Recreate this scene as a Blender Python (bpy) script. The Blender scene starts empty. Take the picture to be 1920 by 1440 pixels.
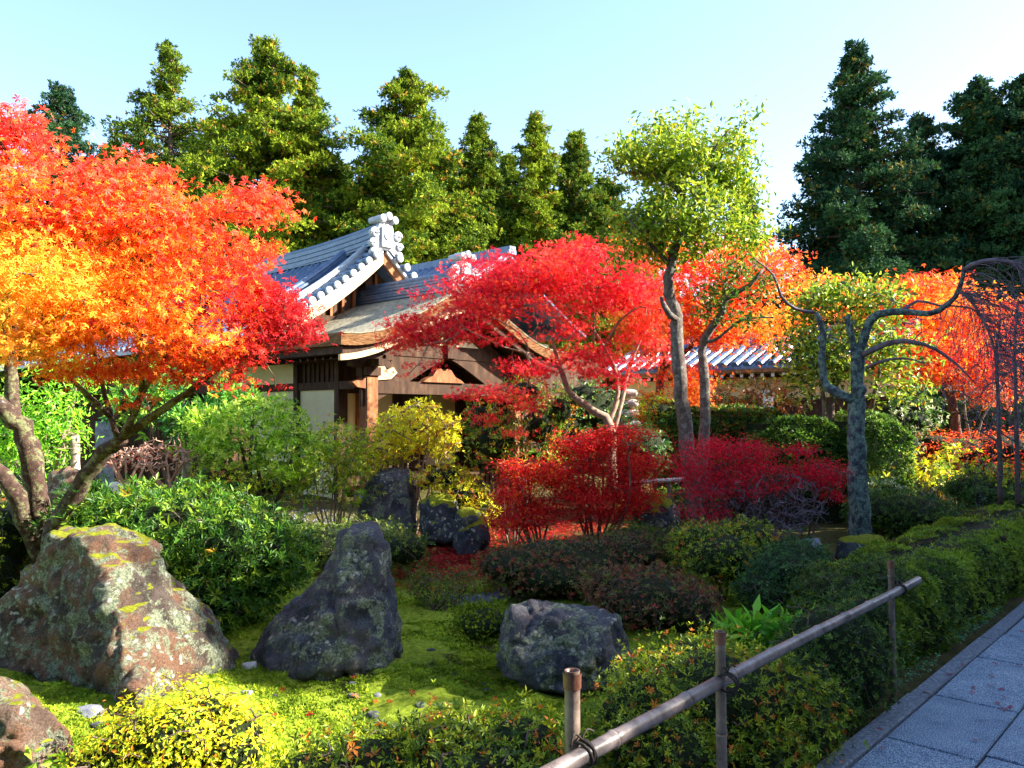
import bpy, bmesh, math
import numpy as np
from mathutils import Vector, noise as mn
R = math.radians
scene = bpy.context.scene
COL = scene.collection

# ------------------------------------------------------------------ camera
cam_d = bpy.data.cameras.new("camera"); cam = bpy.data.objects.new("camera", cam_d); COL.objects.link(cam)
CH, F0, HZ = 1.6, 1500.0, 780.0          # eye height, focal length in photo pixels, horizon row
cam.location = (0, 0, CH); cam.rotation_euler = (R(90), 0, 0)
cam_d.sensor_width = 36; cam_d.lens = 36*F0/1920; cam_d.shift_y = (HZ-720)/1920
cam_d.clip_start = .05; cam_d.clip_end = 3000
scene.camera = cam
# ------------------------------------------------------------------ light
SUN_AZ, SUN_EL = 0.0, 31.0               # degrees from +X towards +Y
S = Vector((math.cos(R(SUN_AZ))*math.cos(R(SUN_EL)), math.sin(R(SUN_AZ))*math.cos(R(SUN_EL)), math.sin(R(SUN_EL))))
w = bpy.data.worlds.new("World"); scene.world = w; w.use_nodes = True
nt = w.node_tree; nt.nodes.clear()
sky = nt.nodes.new('ShaderNodeTexSky'); sky.sky_type = 'NISHITA'; sky.sun_disc = False
sky.sun_elevation = R(SUN_EL); sky.sun_rotation = R(90-SUN_AZ)
sky.air_density = 1.0; sky.dust_density = .9; sky.ozone_density = 2.2
bg = nt.nodes.new('ShaderNodeBackground'); bg.inputs[1].default_value = .11
wo = nt.nodes.new('ShaderNodeOutputWorld')
nt.links.new(sky.outputs[0], bg.inputs[0]); nt.links.new(bg.outputs[0], wo.inputs[0])
sl = bpy.data.lights.new("sun", 'SUN'); sl.energy = 5.0; sl.angle = R(.5); sl.color = (1, .93, .80)
so = bpy.data.objects.new("sun", sl); COL.objects.link(so)
so.rotation_euler = (-S).to_track_quat('-Z', 'Y').to_euler()
scene.view_settings.view_transform = 'Standard'; scene.view_settings.look = 'None'
scene.view_settings.exposure = 2.2; scene.view_settings.gamma = 1
scene.render.engine = 'CYCLES'
scene.cycles.max_bounces = 6; scene.cycles.transmission_bounces = 4; scene.cycles.transparent_max_bounces = 4

# ------------------------------------------------------------------ coordinates
def P(px, py, Y): return np.array([(px-960)/F0*Y, Y, CH-(py-HZ)/F0*Y])
DU = np.array([.682, .731, 0.]); DV = np.array([-.731, .682, 0.])   # along the path / away from the path
def W(u, v, z=0.):
    u = np.asarray(u, float); v = np.asarray(v, float); z = np.asarray(z, float)
    u, v, z = np.broadcast_arrays(u, v, z)
    return np.stack([.682*u-.731*v, .731*u+.682*v, z], -1)
def gz(x, y):                              # height of the garden ground
    x = np.asarray(x, float); y = np.asarray(y, float)
    v = -.731*x+.682*y
    g = np.clip((v-1.6)/1.0, 0, 1)
    near = .035*np.sin(x*2.3+1)*np.sin(y*1.9)+.02*np.sin(x*5.1+y*3.7)+.012*np.sin(x*11-y*7)
    return -.06+g*(.08+near)
# ------------------------------------------------------------------ mesh building
LOC = {}
class MB:
    def __init__(s): s.V = []; s.F = []; s.C = []; s.n = 0
    def add(s, V, F, col=None):
        V = np.asarray(V, float).reshape(-1, 3)
        if isinstance(F, np.ndarray): Fs = [F]
        else:
            by = {}
            for f in F: by.setdefault(len(f), []).append(f)
            Fs = [np.array(x) for x in by.values()]
        for f in Fs: s.F.append(f+s.n)
        s.V.append(V); s.n += len(V)
        if col is None: s.C.append(np.ones((len(V), 3))*.5)
        else: s.C.append(np.broadcast_to(np.asarray(col, float), (len(V), 3)))
        return s
    def build(s, name, mat, parent=None, smooth=False):
        V = np.concatenate(s.V); C = np.concatenate(s.C)
        if parent is not None: V = V-np.array(LOC[parent.name])
        tot = np.concatenate([np.full(len(f), f.shape[1]) for f in s.F]).astype(np.int32)
        lv = np.concatenate([f.ravel() for f in s.F]).astype(np.int32)
        me = bpy.data.meshes.new(name)
        me.vertices.add(len(V)); me.vertices.foreach_set('co', V.astype(np.float32).ravel())
        me.loops.add(len(lv)); me.loops.foreach_set('vertex_index', lv)
        me.polygons.add(len(tot))
        me.polygons.foreach_set('loop_start', np.concatenate([[0], np.cumsum(tot)[:-1]]).astype(np.int32))
        me.polygons.foreach_set('use_smooth', np.full(len(tot), bool(smooth)))
        a = me.color_attributes.new('Col', 'FLOAT_COLOR', 'POINT')
        a.data.foreach_set('color', np.concatenate([C, np.ones((len(C), 1))], 1).astype(np.float32).ravel())
        me.update(calc_edges=True); me.validate()
        me.materials.append(mat)
        o = bpy.data.objects.new(name, me); COL.objects.link(o)
        if parent is not None: o.parent = parent; LOC[o.name] = LOC[parent.name]
        return o
def tag(o, label, cat, group=None, kind=None):
    if label: o['label'] = label
    if cat: o['category'] = cat
    if group: o['group'] = group
    if kind: o['kind'] = kind
    return o
def thing(name, label, cat, loc, group=None):
    o = bpy.data.objects.new(name, None); COL.objects.link(o); o.location = tuple(float(a) for a in loc)
    o.empty_display_size = .1
    LOC[o.name] = tuple(float(a) for a in loc)
    return tag(o, label, cat, group)
def spline(pts, n):
    p = np.asarray(pts, float)
    if len(p) < 3:
        t = np.linspace(0, 1, n)[:, None]; return p[0]*(1-t)+p[-1]*t
    q = np.vstack([2*p[0]-p[1], p, 2*p[-1]-p[-2]])
    ts = np.linspace(0, len(p)-1-1e-6, n); i = ts.astype(int); f = (ts-i)[:, None]
    a, b, c, d = q[i], q[i+1], q[i+2], q[i+3]
    return .5*((2*b)+(-a+c)*f+(2*a-5*b+4*c-d)*f**2+(-a+3*b-3*c+d)*f**3)
def tube(pts, rad, sides=8, caps=True):
    p = np.asarray(pts, float); n = len(p); r = np.broadcast_to(np.asarray(rad, float), (n,)) if np.ndim(rad) < 2 else rad
    t = np.gradient(p, axis=0); t /= np.linalg.norm(t, axis=1)[:, None]+1e-9
    ref = np.array([0, 0, 1.]) if abs(t[:, 2]).mean() < .8 else np.array([1., 0, 0])
    a = np.cross(t, ref); a /= np.linalg.norm(a, axis=1)[:, None]+1e-9; b = np.cross(t, a)
    th = np.linspace(0, 2*np.pi, sides, endpoint=False)
    rr = r[:, None] if r.ndim == 1 else r
    V = p[:, None, :]+(a[:, None, :]*np.cos(th)[None, :, None]+b[:, None, :]*np.sin(th)[None, :, None])*(rr[..., None] if rr.ndim == 2 else rr)
    V = V.reshape(-1, 3)
    i = np.arange(n-1)[:, None]*sides; j = np.arange(sides)[None, :]; k = (j+1) % sides
    F = np.stack([i+j, i+k, i+sides+k, i+sides+j], -1).reshape(-1, 4)
    F = [tuple(x) for x in F]
    if caps: F.append(tuple(range(sides-1, -1, -1))); F.append(tuple(range((n-1)*sides, n*sides)))
    return V, F
def edges_tubes(A, B, ra, rb, sides=4):        # many thin frusta at once
    t = B-A; t /= np.linalg.norm(t, axis=1)[:, None]+1e-9
    ref = np.where(abs(t[:, 2:3]) < .8, np.array([[0, 0, 1.]]), np.array([[1., 0, 0]]))
    a = np.cross(t, ref); a /= np.linalg.norm(a, axis=1)[:, None]+1e-9; b = np.cross(t, a)
    th = np.linspace(0, 2*np.pi, sides, endpoint=False)
    ring = a[:, None]*np.cos(th)[None, :, None]+b[:, None]*np.sin(th)[None, :, None]
    V = np.concatenate([A[:, None]+ring*ra[:, None, None], B[:, None]+ring*rb[:, None, None]], 1)
    n = len(A); base = np.arange(n)[:, None, None]*2*sides
    j = np.arange(sides); k = (j+1) % sides
    f = np.stack([j, k, k+sides, j+sides], -1)[None]
    return V.reshape(-1, 3), (base+f).reshape(-1, 4)
def box(lo, hi):
    x0, y0, z0 = lo; x1, y1, z1 = hi
    V = [(x0,y0,z0),(x1,y0,z0),(x1,y1,z0),(x0,y1,z0),(x0,y0,z1),(x1,y0,z1),(x1,y1,z1),(x0,y1,z1)]
    F = [(0,3,2,1),(4,5,6,7),(0,1,5,4),(1,2,6,5),(2,3,7,6),(3,0,4,7)]
    return np.array(V, float), F
def ubox(u0, u1, v0, v1, z0, z1):
    V, F = box((u0, v0, z0), (u1, v1, z1)); return W(V[:, 0], V[:, 1], V[:, 2]), F
def cyl(p0, p1, r, sides=12): return tube(np.array([p0, p1]), np.array([r, r]), sides)
# ------------------------------------------------------------------ materials
def mat(name, rough=.7, spec=.3):
    m = bpy.data.materials.new(name); m.use_nodes = True
    b = m.node_tree.nodes['Principled BSDF']; b.inputs['Roughness'].default_value = rough
    b.inputs['Specular IOR Level'].default_value = spec
    return m, m.node_tree, b
def N(t, kind, **kw):
    n = t.nodes.new(kind)
    for k, v in kw.items():
        if k in n.inputs: n.inputs[k].default_value = v
        else: setattr(n, k, v)
    return n
def noise(t, scale, detail=6, rough=.6, vec=None, dist=0.):
    n = N(t, 'ShaderNodeTexNoise', Scale=scale, Detail=detail, Roughness=rough, Distortion=dist)
    if vec is None:
        c = t.nodes.new('ShaderNodeTexCoord'); vec = c.outputs['Object']
    t.links.new(vec, n.inputs['Vector']); return n.outputs['Fac']
def ramp(t, fac, stops, interp='LINEAR'):
    r = t.nodes.new('ShaderNodeValToRGB'); r.color_ramp.interpolation = interp
    e = r.color_ramp.elements
    while len(e) < len(stops): e.new(.5)
    for x, (p, c) in zip(e, stops): x.position = p; x.color = (*c, 1) if len(c) == 3 else c
    t.links.new(fac, r.inputs[0]); return r.outputs[0]
def mix(t, fac, a, b, mode='MIX'):
    m = t.nodes.new('ShaderNodeMix'); m.data_type = 'RGBA'; m.blend_type = mode
    for s, v in ((m.inputs[0], fac), (m.inputs[6], a), (m.inputs[7], b)):
        if isinstance(v, (int, float)): s.default_value = v
        elif isinstance(v, tuple): s.default_value = (*v, 1)
        else: t.links.new(v, s)
    return m.outputs[2]
def bump(t, b, h, strength=.5, dist=.01):
    n = N(t, 'ShaderNodeBump', Strength=strength, Distance=dist)
    t.links.new(h, n.inputs['Height']); t.links.new(n.outputs[0], b.inputs['Normal'])
def foliage_mat(name, transl=.35, rough=.45, spec=.4, gain=1.3):
    m, t, b = mat(name, rough, spec)
    a = N(t, 'ShaderNodeAttribute', attribute_name='Col')
    t.links.new(a.outputs['Color'], b.inputs['Base Color'])
    tr = t.nodes.new('ShaderNodeBsdfTranslucent')
    g = mix(t, 1.0, a.outputs['Color'], (gain, gain, gain*.8), 'MULTIPLY')
    t.links.new(g, tr.inputs[0])
    ms = t.nodes.new('ShaderNodeMixShader'); ms.inputs[0].default_value = transl
    t.links.new(b.outputs[0], ms.inputs[1]); t.links.new(tr.outputs[0], ms.inputs[2])
    t.links.new(ms.outputs[0], t.nodes['Material Output'].inputs[0]); return m
M = {}
M['maple'] = foliage_mat('maple leaf', .42, .5, .16, 1.35)
M['leaf'] = foliage_mat('glossy leaf', .30, .42, .26, 1.3)
M['conifer'] = foliage_mat('conifer foliage', .2, .7, .08, 1.2)
M['moss_tuft'] = foliage_mat('moss tuft', .35, .9, .1, 1.2)
def simple(name, stops, scale, rough=.8, spec=.2, bs=.4, bd=.01, bscale=None, stretch=None):
    m, t, b = mat(name, rough, spec)
    c = t.nodes.new('ShaderNodeTexCoord'); vec = c.outputs['Object']
    if stretch:
        mp = N(t, 'ShaderNodeMapping'); mp.inputs['Scale'].default_value = stretch
        t.links.new(vec, mp.inputs[0]); vec = mp.outputs[0]
    f = noise(t, scale, 8, .65, vec)
    t.links.new(ramp(t, f, stops), b.inputs['Base Color'])
    bump(t, b, noise(t, bscale or scale*2.5, 6, .6, vec), bs, bd); return m
M['bark'] = simple('grey brown bark', [(.3, (.05,.03,.022)), (.5, (.13,.085,.06)), (.7, (.24,.19,.15))], 18, bscale=40, stretch=(1,1,.35))
M['redbark'] = simple('brown maple bark', [(.3, (.05,.022,.014)), (.55, (.14,.06,.035)), (.75, (.26,.15,.09))], 20, stretch=(1,1,.4))
M['palewood'] = simple('pale twig bark', [(.3, (.14,.09,.06)), (.7, (.36,.27,.20))], 15)
M['twig'] = simple('dull twig bark', [(.3, (.06,.04,.035)), (.7, (.17,.12,.10))], 15)
M['coral'] = simple('coral pink twigs', [(.3, (.34,.15,.10)), (.7, (.60,.38,.28))], 12)
M['cherrytwig'] = simple('purple grey cherry twigs', [(.3, (.07,.05,.07)), (.7, (.20,.16,.19))], 12)
def lichen_bark(name, base, lich, thr=.5, sc=9):
    m, t, b = mat(name, .9, .15)
    base_c = ramp(t, noise(t, 22, 7), base)
    k = ramp(t, noise(t, sc, 9, .75), [(thr-.03, (0,0,0)), (thr+.05, (1,1,1))])
    lc = ramp(t, noise(t, 45, 5), lich)
    k2 = ramp(t, noise(t, sc*1.7, 9, .8, dist=.4), [(.60, (0,0,0)), (.66, (1,1,1))])
    c = mix(t, k, base_c, lc); c = mix(t, k2, c, (.34,.38,.38))
    t.links.new(c, b.inputs['Base Color']); bump(t, b, noise(t, 35, 9, .75), .9, .02); return m
M['lichen'] = lichen_bark('lichen covered bark', [(.3, (.02,.024,.032)), (.7, (.10,.11,.14))], [(.3, (.08,.14,.11)), (.7, (.26,.35,.29))], .49, 12)
M['lichen2'] = lichen_bark('mossy maple bark', [(.3, (.03,.018,.016)), (.7, (.11,.065,.05))], [(.3, (.10,.11,.04)), (.7, (.26,.26,.14))], .53, 10)
M['smoothbark'] = lichen_bark('smooth grey trunk bark', [(.3, (.08,.06,.05)), (.7, (.20,.155,.13))], [(.3, (.18,.17,.14)), (.7, (.34,.32,.28))], .54, 14)
def rock_mat(name, dark, mid, lich_amt=.55, moss=.0, warm=0.):
    m, t, b = mat(name, .92, .15)
    c = ramp(t, noise(t, 5, 10, .72), [(.3, dark), (.52, mid), (.75, tuple(min(1, x*1.7) for x in mid))])
    if warm > 0:
        c = mix(t, ramp(t, noise(t, 2.6, 6, .7, dist=.5), [(.46, (0,0,0)), (.56, (warm,)*3)]), c, (.38,.17,.09))
    k = ramp(t, noise(t, 7, 10, .78, dist=.3), [(lich_amt, (0,0,0)), (lich_amt+.05, (1,1,1))])
    c = mix(t, k, c, ramp(t, noise(t, 60, 4, .7), [(.35, (.10,.135,.09)), (.62, (.42,.45,.30))]))
    cc = t.nodes.new('ShaderNodeTexCoord')
    vo = N(t, 'ShaderNodeTexVoronoi', Scale=19.0, Randomness=1.0)
    wv = t.nodes.new('ShaderNodeVectorMath'); wv.operation = 'ADD'
    nn = N(t, 'ShaderNodeTexNoise', Scale=9.0, Detail=4.0); t.links.new(cc.outputs['Object'], nn.inputs['Vector'])
    sc = t.nodes.new('ShaderNodeVectorMath'); sc.operation = 'SCALE'; sc.inputs['Scale'].default_value = .09
    t.links.new(nn.outputs['Color'], sc.inputs[0]); t.links.new(cc.outputs['Object'], wv.inputs[0]); t.links.new(sc.outputs[0], wv.inputs[1])
    t.links.new(wv.outputs[0], vo.inputs['Vector'])
    sp = ramp(t, vo.outputs['Distance'], [(.20, (1,1,1)), (.30, (0,0,0))])
    gate = ramp(t, noise(t, 3.5, 5), [(.50, (0,0,0)), (.56, (1,1,1))])
    c = mix(t, mix(t, 1.0, sp, gate, 'MULTIPLY'), c, (.62,.60,.52))
    c = mix(t, 1.0, c, ramp(t, noise(t, 130, 4, .7), [(.32, (.35,.35,.36)), (.5, (.95,.95,.95)), (.68, (1.45,1.42,1.35))]), 'MULTIPLY')
    if moss > 0:
        g = t.nodes.new('ShaderNodeNewGeometry'); sx = t.nodes.new('ShaderNodeSeparateXYZ'); t.links.new(g.outputs['Normal'], sx.inputs[0])
        ad = N(t, 'ShaderNodeMath', operation='ADD'); t.links.new(sx.outputs['Z'], ad.inputs[0])
        ns = N(t, 'ShaderNodeMath', operation='MULTIPLY_ADD'); t.links.new(noise(t, 4, 8, .7), ns.inputs[0]); ns.inputs[1].default_value = 1.3; ns.inputs[2].default_value = -.65
        t.links.new(ns.outputs[0], ad.inputs[1])
        mk = ramp(t, ad.outputs[0], [(1-moss, (0,0,0)), (1-moss+.06, (1,1,1))])
        c = mix(t, mk, c, ramp(t, noise(t, 50, 5), [(.3, (.13,.16,.01)), (.7, (.42,.44,.03))]))
    t.links.new(c, b.inputs['Base Color']); bump(t, b, noise(t, 30, 12, .85), 1.0, .05); return m
M['rock_big'] = rock_mat('brown rock with lichen', (.03,.026,.024), (.13,.10,.085), .49, .13, .5)
M['rock_warm'] = rock_mat('light reddish brown rock', (.09,.06,.045), (.24,.16,.12), .52, .05, .55)  # lighter, redder brown than the large boulder
M['rock_dark'] = rock_mat('dark grey rock with pale lichen', (.022,.025,.034), (.115,.125,.155), .50, 0, .12)
M['rock_mossy'] = rock_mat('dark rock under moss', (.025,.028,.03), (.10,.105,.12), .56, .45)
M['stone'] = simple('small grey stone', [(.3, (.06,.065,.08)), (.7, (.28,.29,.33))], 14)
M['palestone'] = simple('pale stone', [(.3, (.30,.28,.25)), (.7, (.66,.62,.55))], 10)
M['wood'] = simple('dark weathered timber', [(.3, (.022,.011,.006)), (.55, (.06,.03,.016)), (.75, (.12,.065,.035))], 10, stretch=(1,1,.25))
M['warmwood'] = simple('reddish brown timber', [(.3, (.10,.035,.015)), (.55, (.26,.10,.04)), (.75, (.42,.22,.11))], 9, stretch=(1,1,.3))
M['boardwood'] = simple('pale bargeboard timber', [(.3, (.42,.27,.14)), (.7, (.66,.48,.30))], 8, bs=.15)
M['plaster'] = simple('cream plaster', [(.3, (.62,.52,.29)), (.7, (.72,.63,.38))], 3, bs=.08)
M['whiteplaster'] = simple('white painted wood', [(.3, (.66,.66,.68)), (.7, (.80,.80,.80))], 6, bs=.1)
M['tile'] = simple('blue grey roof tile', [(.3, (.035,.065,.13)), (.5, (.065,.11,.19)), (.72, (.13,.18,.27))], 7, .38, .55, .25, .01)  # blue grey tile, deepened to the blue of its shaded slope
M['tile_lit'] = simple('pale grey sunlit tile', [(.3, (.26,.28,.32)), (.7, (.46,.48,.50))], 12, .5, .4, .2)  # same tile made paler, with sunlight put into the colour
M['barkroof'] = simple('cypress bark roofing', [(.30, (.07,.065,.05)), (.46, (.27,.24,.17)), (.7, (.44,.40,.29))], 11, .95, .1, .9, .03, 60)
M['barkedge'] = simple('cut edge of bark roofing', [(.3, (.05,.022,.012)), (.5, (.18,.085,.035)), (.7, (.34,.19,.09))], 7, .95, .1, 1., .03, 12, (1,1,7))
M['rope'] = simple('dark palm rope', [(.3, (.02,.016,.013)), (.7, (.07,.055,.045))], 60)
M['straw'] = simple('pale straw fence', [(.3, (.30,.27,.17)), (.7, (.62,.58,.42))], 14, stretch=(8,8,.5))
M['soil'] = simple('dark soil', [(.3, (.02,.015,.01)), (.7, (.07,.05,.035))], 12)
# bamboo
m, t, b = mat('weathered bamboo', .38, .5)
c = t.nodes.new('ShaderNodeTexCoord'); mp = N(t, 'ShaderNodeMapping'); mp.inputs['Scale'].default_value = (1, 1, 1); t.links.new(c.outputs['Object'], mp.inputs[0])
a = N(t, 'ShaderNodeAttribute', attribute_name='Col')
k = ramp(t, noise(t, 9, 8, .75, dist=.2), [(.36, (.25,.2,.17)), (.5, (.75,.7,.65)), (.68, (1.3,1.25,1.2))])
t.links.new(mix(t, 1.0, a.outputs['Color'], k, 'MULTIPLY'), b.inputs['Base Color']); bump(t, b, noise(t, 50, 5), .25, .004); M['bamboo'] = m
# granite paving
m, t, b = mat('speckled granite paving', .75, .35)
c1 = ramp(t, noise(t, 170, 3, .6), [(.36, (.025,.045,.08)), (.5, (.13,.19,.27)), (.64, (.46,.56,.66))])  # blue of the skylit shade is mixed into the granite colour
c2 = ramp(t, noise(t, 3.5, 7, .7), [(.30, (.38,.42,.45)), (.45, (.75,.78,.80)), (.65, (1.1,1.08,1.0))])
t.links.new(mix(t, 1.0, c1, c2, 'MULTIPLY'), b.inputs['Base Color']); bump(t, b, noise(t, 150, 3), .4, .004); M['granite'] = m
M['kerb'] = simple('darker kerb stone', [(.3, (.05,.06,.075)), (.5, (.13,.15,.18)), (.7, (.26,.28,.31))], 60, .85, .2, .5, .006, 110)
# ground: moss where it is damp and open, soil and leaf litter elsewhere
m, t, b = mat('mossy garden ground', .95, .1)
soil = ramp(t, noise(t, 9, 9, .75), [(.35, (.018,.013,.009)), (.65, (.085,.055,.03))])
mossc = ramp(t, noise(t, 30, 9, .75), [(.32, (.06,.095,.008)), (.5, (.22,.30,.02)), (.68, (.42,.48,.05))])
msk = ramp(t, noise(t, 1.5, 8, .7, dist=.3), [(.36, (0,0,0)), (.42, (1,1,1))])
tc_ = t.nodes.new('ShaderNodeTexCoord'); sx_ = t.nodes.new('ShaderNodeSeparateXYZ'); t.links.new(tc_.outputs['Object'], sx_.inputs[0]); dt_ = t.nodes.new('ShaderNodeVectorMath'); dt_.operation = 'DOT_PRODUCT'; dt_.inputs[1].default_value = (-.731, .682, 0); t.links.new(tc_.outputs['Object'], dt_.inputs[0])
hv_ = N(t, 'ShaderNodeMath', operation='MULTIPLY'); hv_.inputs[1].default_value = .25; t.links.new(dt_.outputs['Value'], hv_.inputs[0]); msk = mix(t, 1.0, msk, ramp(t, hv_.outputs[0], [(.46, (.1,.1,.1)), (.60, (1,1,1))]), 'MULTIPLY')
dv_ = N(t, 'ShaderNodeMath', operation='DIVIDE'); t.links.new(sx_.outputs['Y'], dv_.inputs[0]); dv_.inputs[1].default_value = 16.
msk = mix(t, 1.0, msk, ramp(t, dv_.outputs[0], [(.42, (1,1,1)), (.55, (.12,.12,.12))]), 'MULTIPLY')
t.links.new(mix(t, msk, soil, mossc), b.inputs['Base Color']); bump(t, b, noise(t, 60, 10, .8), 1., .02); M['ground'] = m

# ------------------------------------------------------------------ leaves
def tpl_star(k=5, curl=.18):
    ang = {5: [90, 38, 142, -12, 192], 3: [90, 25, 155]}[k]; ln = {5: [1, .92, .92, .62, .62], 3: [1, .85, .85]}[k]
    V = [(0, 0, 0)]; Fc = []
    for a, l in zip(ang, ln):
        a = R(a); d = np.array([math.cos(a), math.sin(a)]); p = np.array([-d[1], d[0]]); wd = .15*l if k == 5 else .2*l
        i = len(V); q = d*l*.5
        V += [(*(q+p*wd), -.04), (*(d*l), -curl), (*(q-p*wd), -.04)]; Fc.append((0, i+2, i+1, i))
    return np.array(V), np.array(Fc)
def tpl_oval(wd=.22):
    return np.array([(0,0,0), (-wd,.5,.07), (0,1,-.06), (wd,.5,.07)]), np.array([(0,2,1), (0,3,2)])
def tpl_whorl(k=5, wd=.2, tilt=.45):
    V = []; Fc = []
    for i in range(k):
        a = 2*math.pi*i/k; c, s = math.cos(a), math.sin(a); b0 = len(V)
        for x, y, z in [(0,.05,0), (-wd,.55,.05), (0,1,-.08), (wd,.55,.05)]:
            z2 = z+tilt*y; V.append((c*x-s*y, s*x+c*y, z2))
        Fc += [(b0, b0+2, b0+1), (b0, b0+3, b0+2)]
    return np.array(V), np.array(Fc)
def tpl_tuft(k=8, seed=3, wd=.09):
    r = np.random.default_rng(seed); V = []; Fc = []
    for i in range(k):
        d = r.normal(size=3); d[2] = abs(d[2])*.8+.25; d /= np.linalg.norm(d)
        p = np.cross(d, r.normal(size=3)); p /= np.linalg.norm(p); b0 = len(V)
        L = r.uniform(.6, 1.1); V += [d*.05, d*L*.55+p*wd*1.5, d*L, d*L*.55-p*wd*1.5]; Fc.append((b0, b0+1, b0+2, b0+3))
    return np.array(V), np.array(Fc)
STAR5, STAR3, OVAL, NARROW = tpl_star(5), tpl_star(3), tpl_oval(), tpl_oval(.13)
def tpl_spray(k, seed, wd, t0, t1):
    r = np.random.default_rng(seed); V = []; Fc = []
    for i in range(k):
        a = 2*math.pi*(i+r.uniform(-.3, .3))/k; c, s = math.cos(a), math.sin(a); b0 = len(V); L = r.uniform(.55, 1.15); tl = r.uniform(t0, t1); w_ = wd*r.uniform(.8, 1.25)
        for x, y, z in [(0,.05,0), (-w_,.5,.06), (0,1,-.10), (w_,.5,.06)]: V.append(((c*x-s*y)*L, (s*x+c*y)*L, (z+tl*y)*L))
        Fc += [(b0, b0+2, b0+1), (b0, b0+3, b0+2)]
    return np.array(V), np.array(Fc)
WH5_, WH6, TUFT, MOSS = tpl_whorl(5, .2), tpl_whorl(6, .16, .8), tpl_tuft(7, 3, .16), tpl_tuft(5, 9, .14)
WH5 = [tpl_spray(5, 1, .2, .2, .9), tpl_spray(4, 2, .24, .5, 1.3), tpl_spray(6, 3, .17, 0, .8), tpl_spray(3, 4, .26, .3, 1.2)]
WH6 = [tpl_spray(6, 5, .15, .5, 1.2), tpl_spray(5, 6, .17, .3, 1.0), tpl_spray(7, 7, .14, .1, .9)]
SPR = [tpl_tuft(5, 11, .10), tpl_tuft(6, 12, .08), tpl_tuft(5, 13, .13)]
FINE = tpl_tuft(9, 5, .07)
def unit(a): return a/(np.linalg.norm(a, axis=-1, keepdims=True)+1e-9)
def leaves(mb, C, Nn, size, tpl, cols, rng):
    if isinstance(tpl, list):
        k = rng.integers(0, len(tpl), len(C)); size = np.broadcast_to(size, (len(C),))
        for i, q in enumerate(tpl): leaves(mb, C[k == i], Nn[k == i], size[k == i], q, cols[k == i], rng)
        return
    T, Fc = tpl; n = len(C)
    if n == 0: return
    Nn = unit(Nn); r = rng.normal(size=(n, 3)); t = unit(np.cross(Nn, r)); b = np.cross(Nn, t)
    sz = np.broadcast_to(size, (n,))[:, None, None]
    V = C[:, None]+sz*(T[None, :, 0:1]*t[:, None]+T[None, :, 1:2]*b[:, None]+T[None, :, 2:3]*Nn[:, None])
    Fa = (np.arange(n)[:, None, None]*len(T)+Fc[None]).reshape(-1, Fc.shape[1])
    mb.add(V.reshape(-1, 3), Fa, np.repeat(cols, len(T), 0))
def pal(rng, n, entries, jit=.15):
    cs = np.array([e[0] for e in entries], float); ws = np.array([e[1] for e in entries], float)
    k = rng.choice(len(cs), n, p=ws/ws.sum()); c = cs[k]*(1+rng.normal(size=(n, 1))*jit)
    return np.clip(c, 0.003, .95)
def nz(p, f, off=0.):                     # cheap smooth noise, vectorised
    p = np.asarray(p)*f+off
    return (np.sin(p[:,0]*1.7+1.3*np.sin(p[:,1]*1.1+p[:,2]*.7))+np.sin(p[:,1]*1.9+1.2*np.sin(p[:,2]*1.3+p[:,0]*.6))+np.sin(p[:,2]*2.1+1.1*np.sin(p[:,0]*1.2+p[:,1]*.8)))/3
def sample_blobs(rng, blobs, n, shell=0.):
    """blobs: (px,py,Y,rx_px,ry_px,rY_m[,weight]); returns points and outward directions"""
    B = [(P(b[0], b[1], b[2]), np.array([b[3]/F0*b[2], b[5], b[4]/F0*b[2]]), b[6] if len(b) > 6 else b[3]*b[4]) for b in blobs]
    wt = np.array([x[2] for x in B], float); k = rng.choice(len(B), n, p=wt/wt.sum())
    d = unit(rng.normal(size=(n, 3))); rad = ((shell+(1-shell)*rng.random(n)**(1/2.2))*(1+.13*np.clip(rng.normal(size=n), -1.5, 2.2)))[:, None]
    c = np.array([x[0] for x in B])[k]; r = np.array([x[1] for x in B])[k]
    return c+d*r*rad, unit(d/r)
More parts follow.
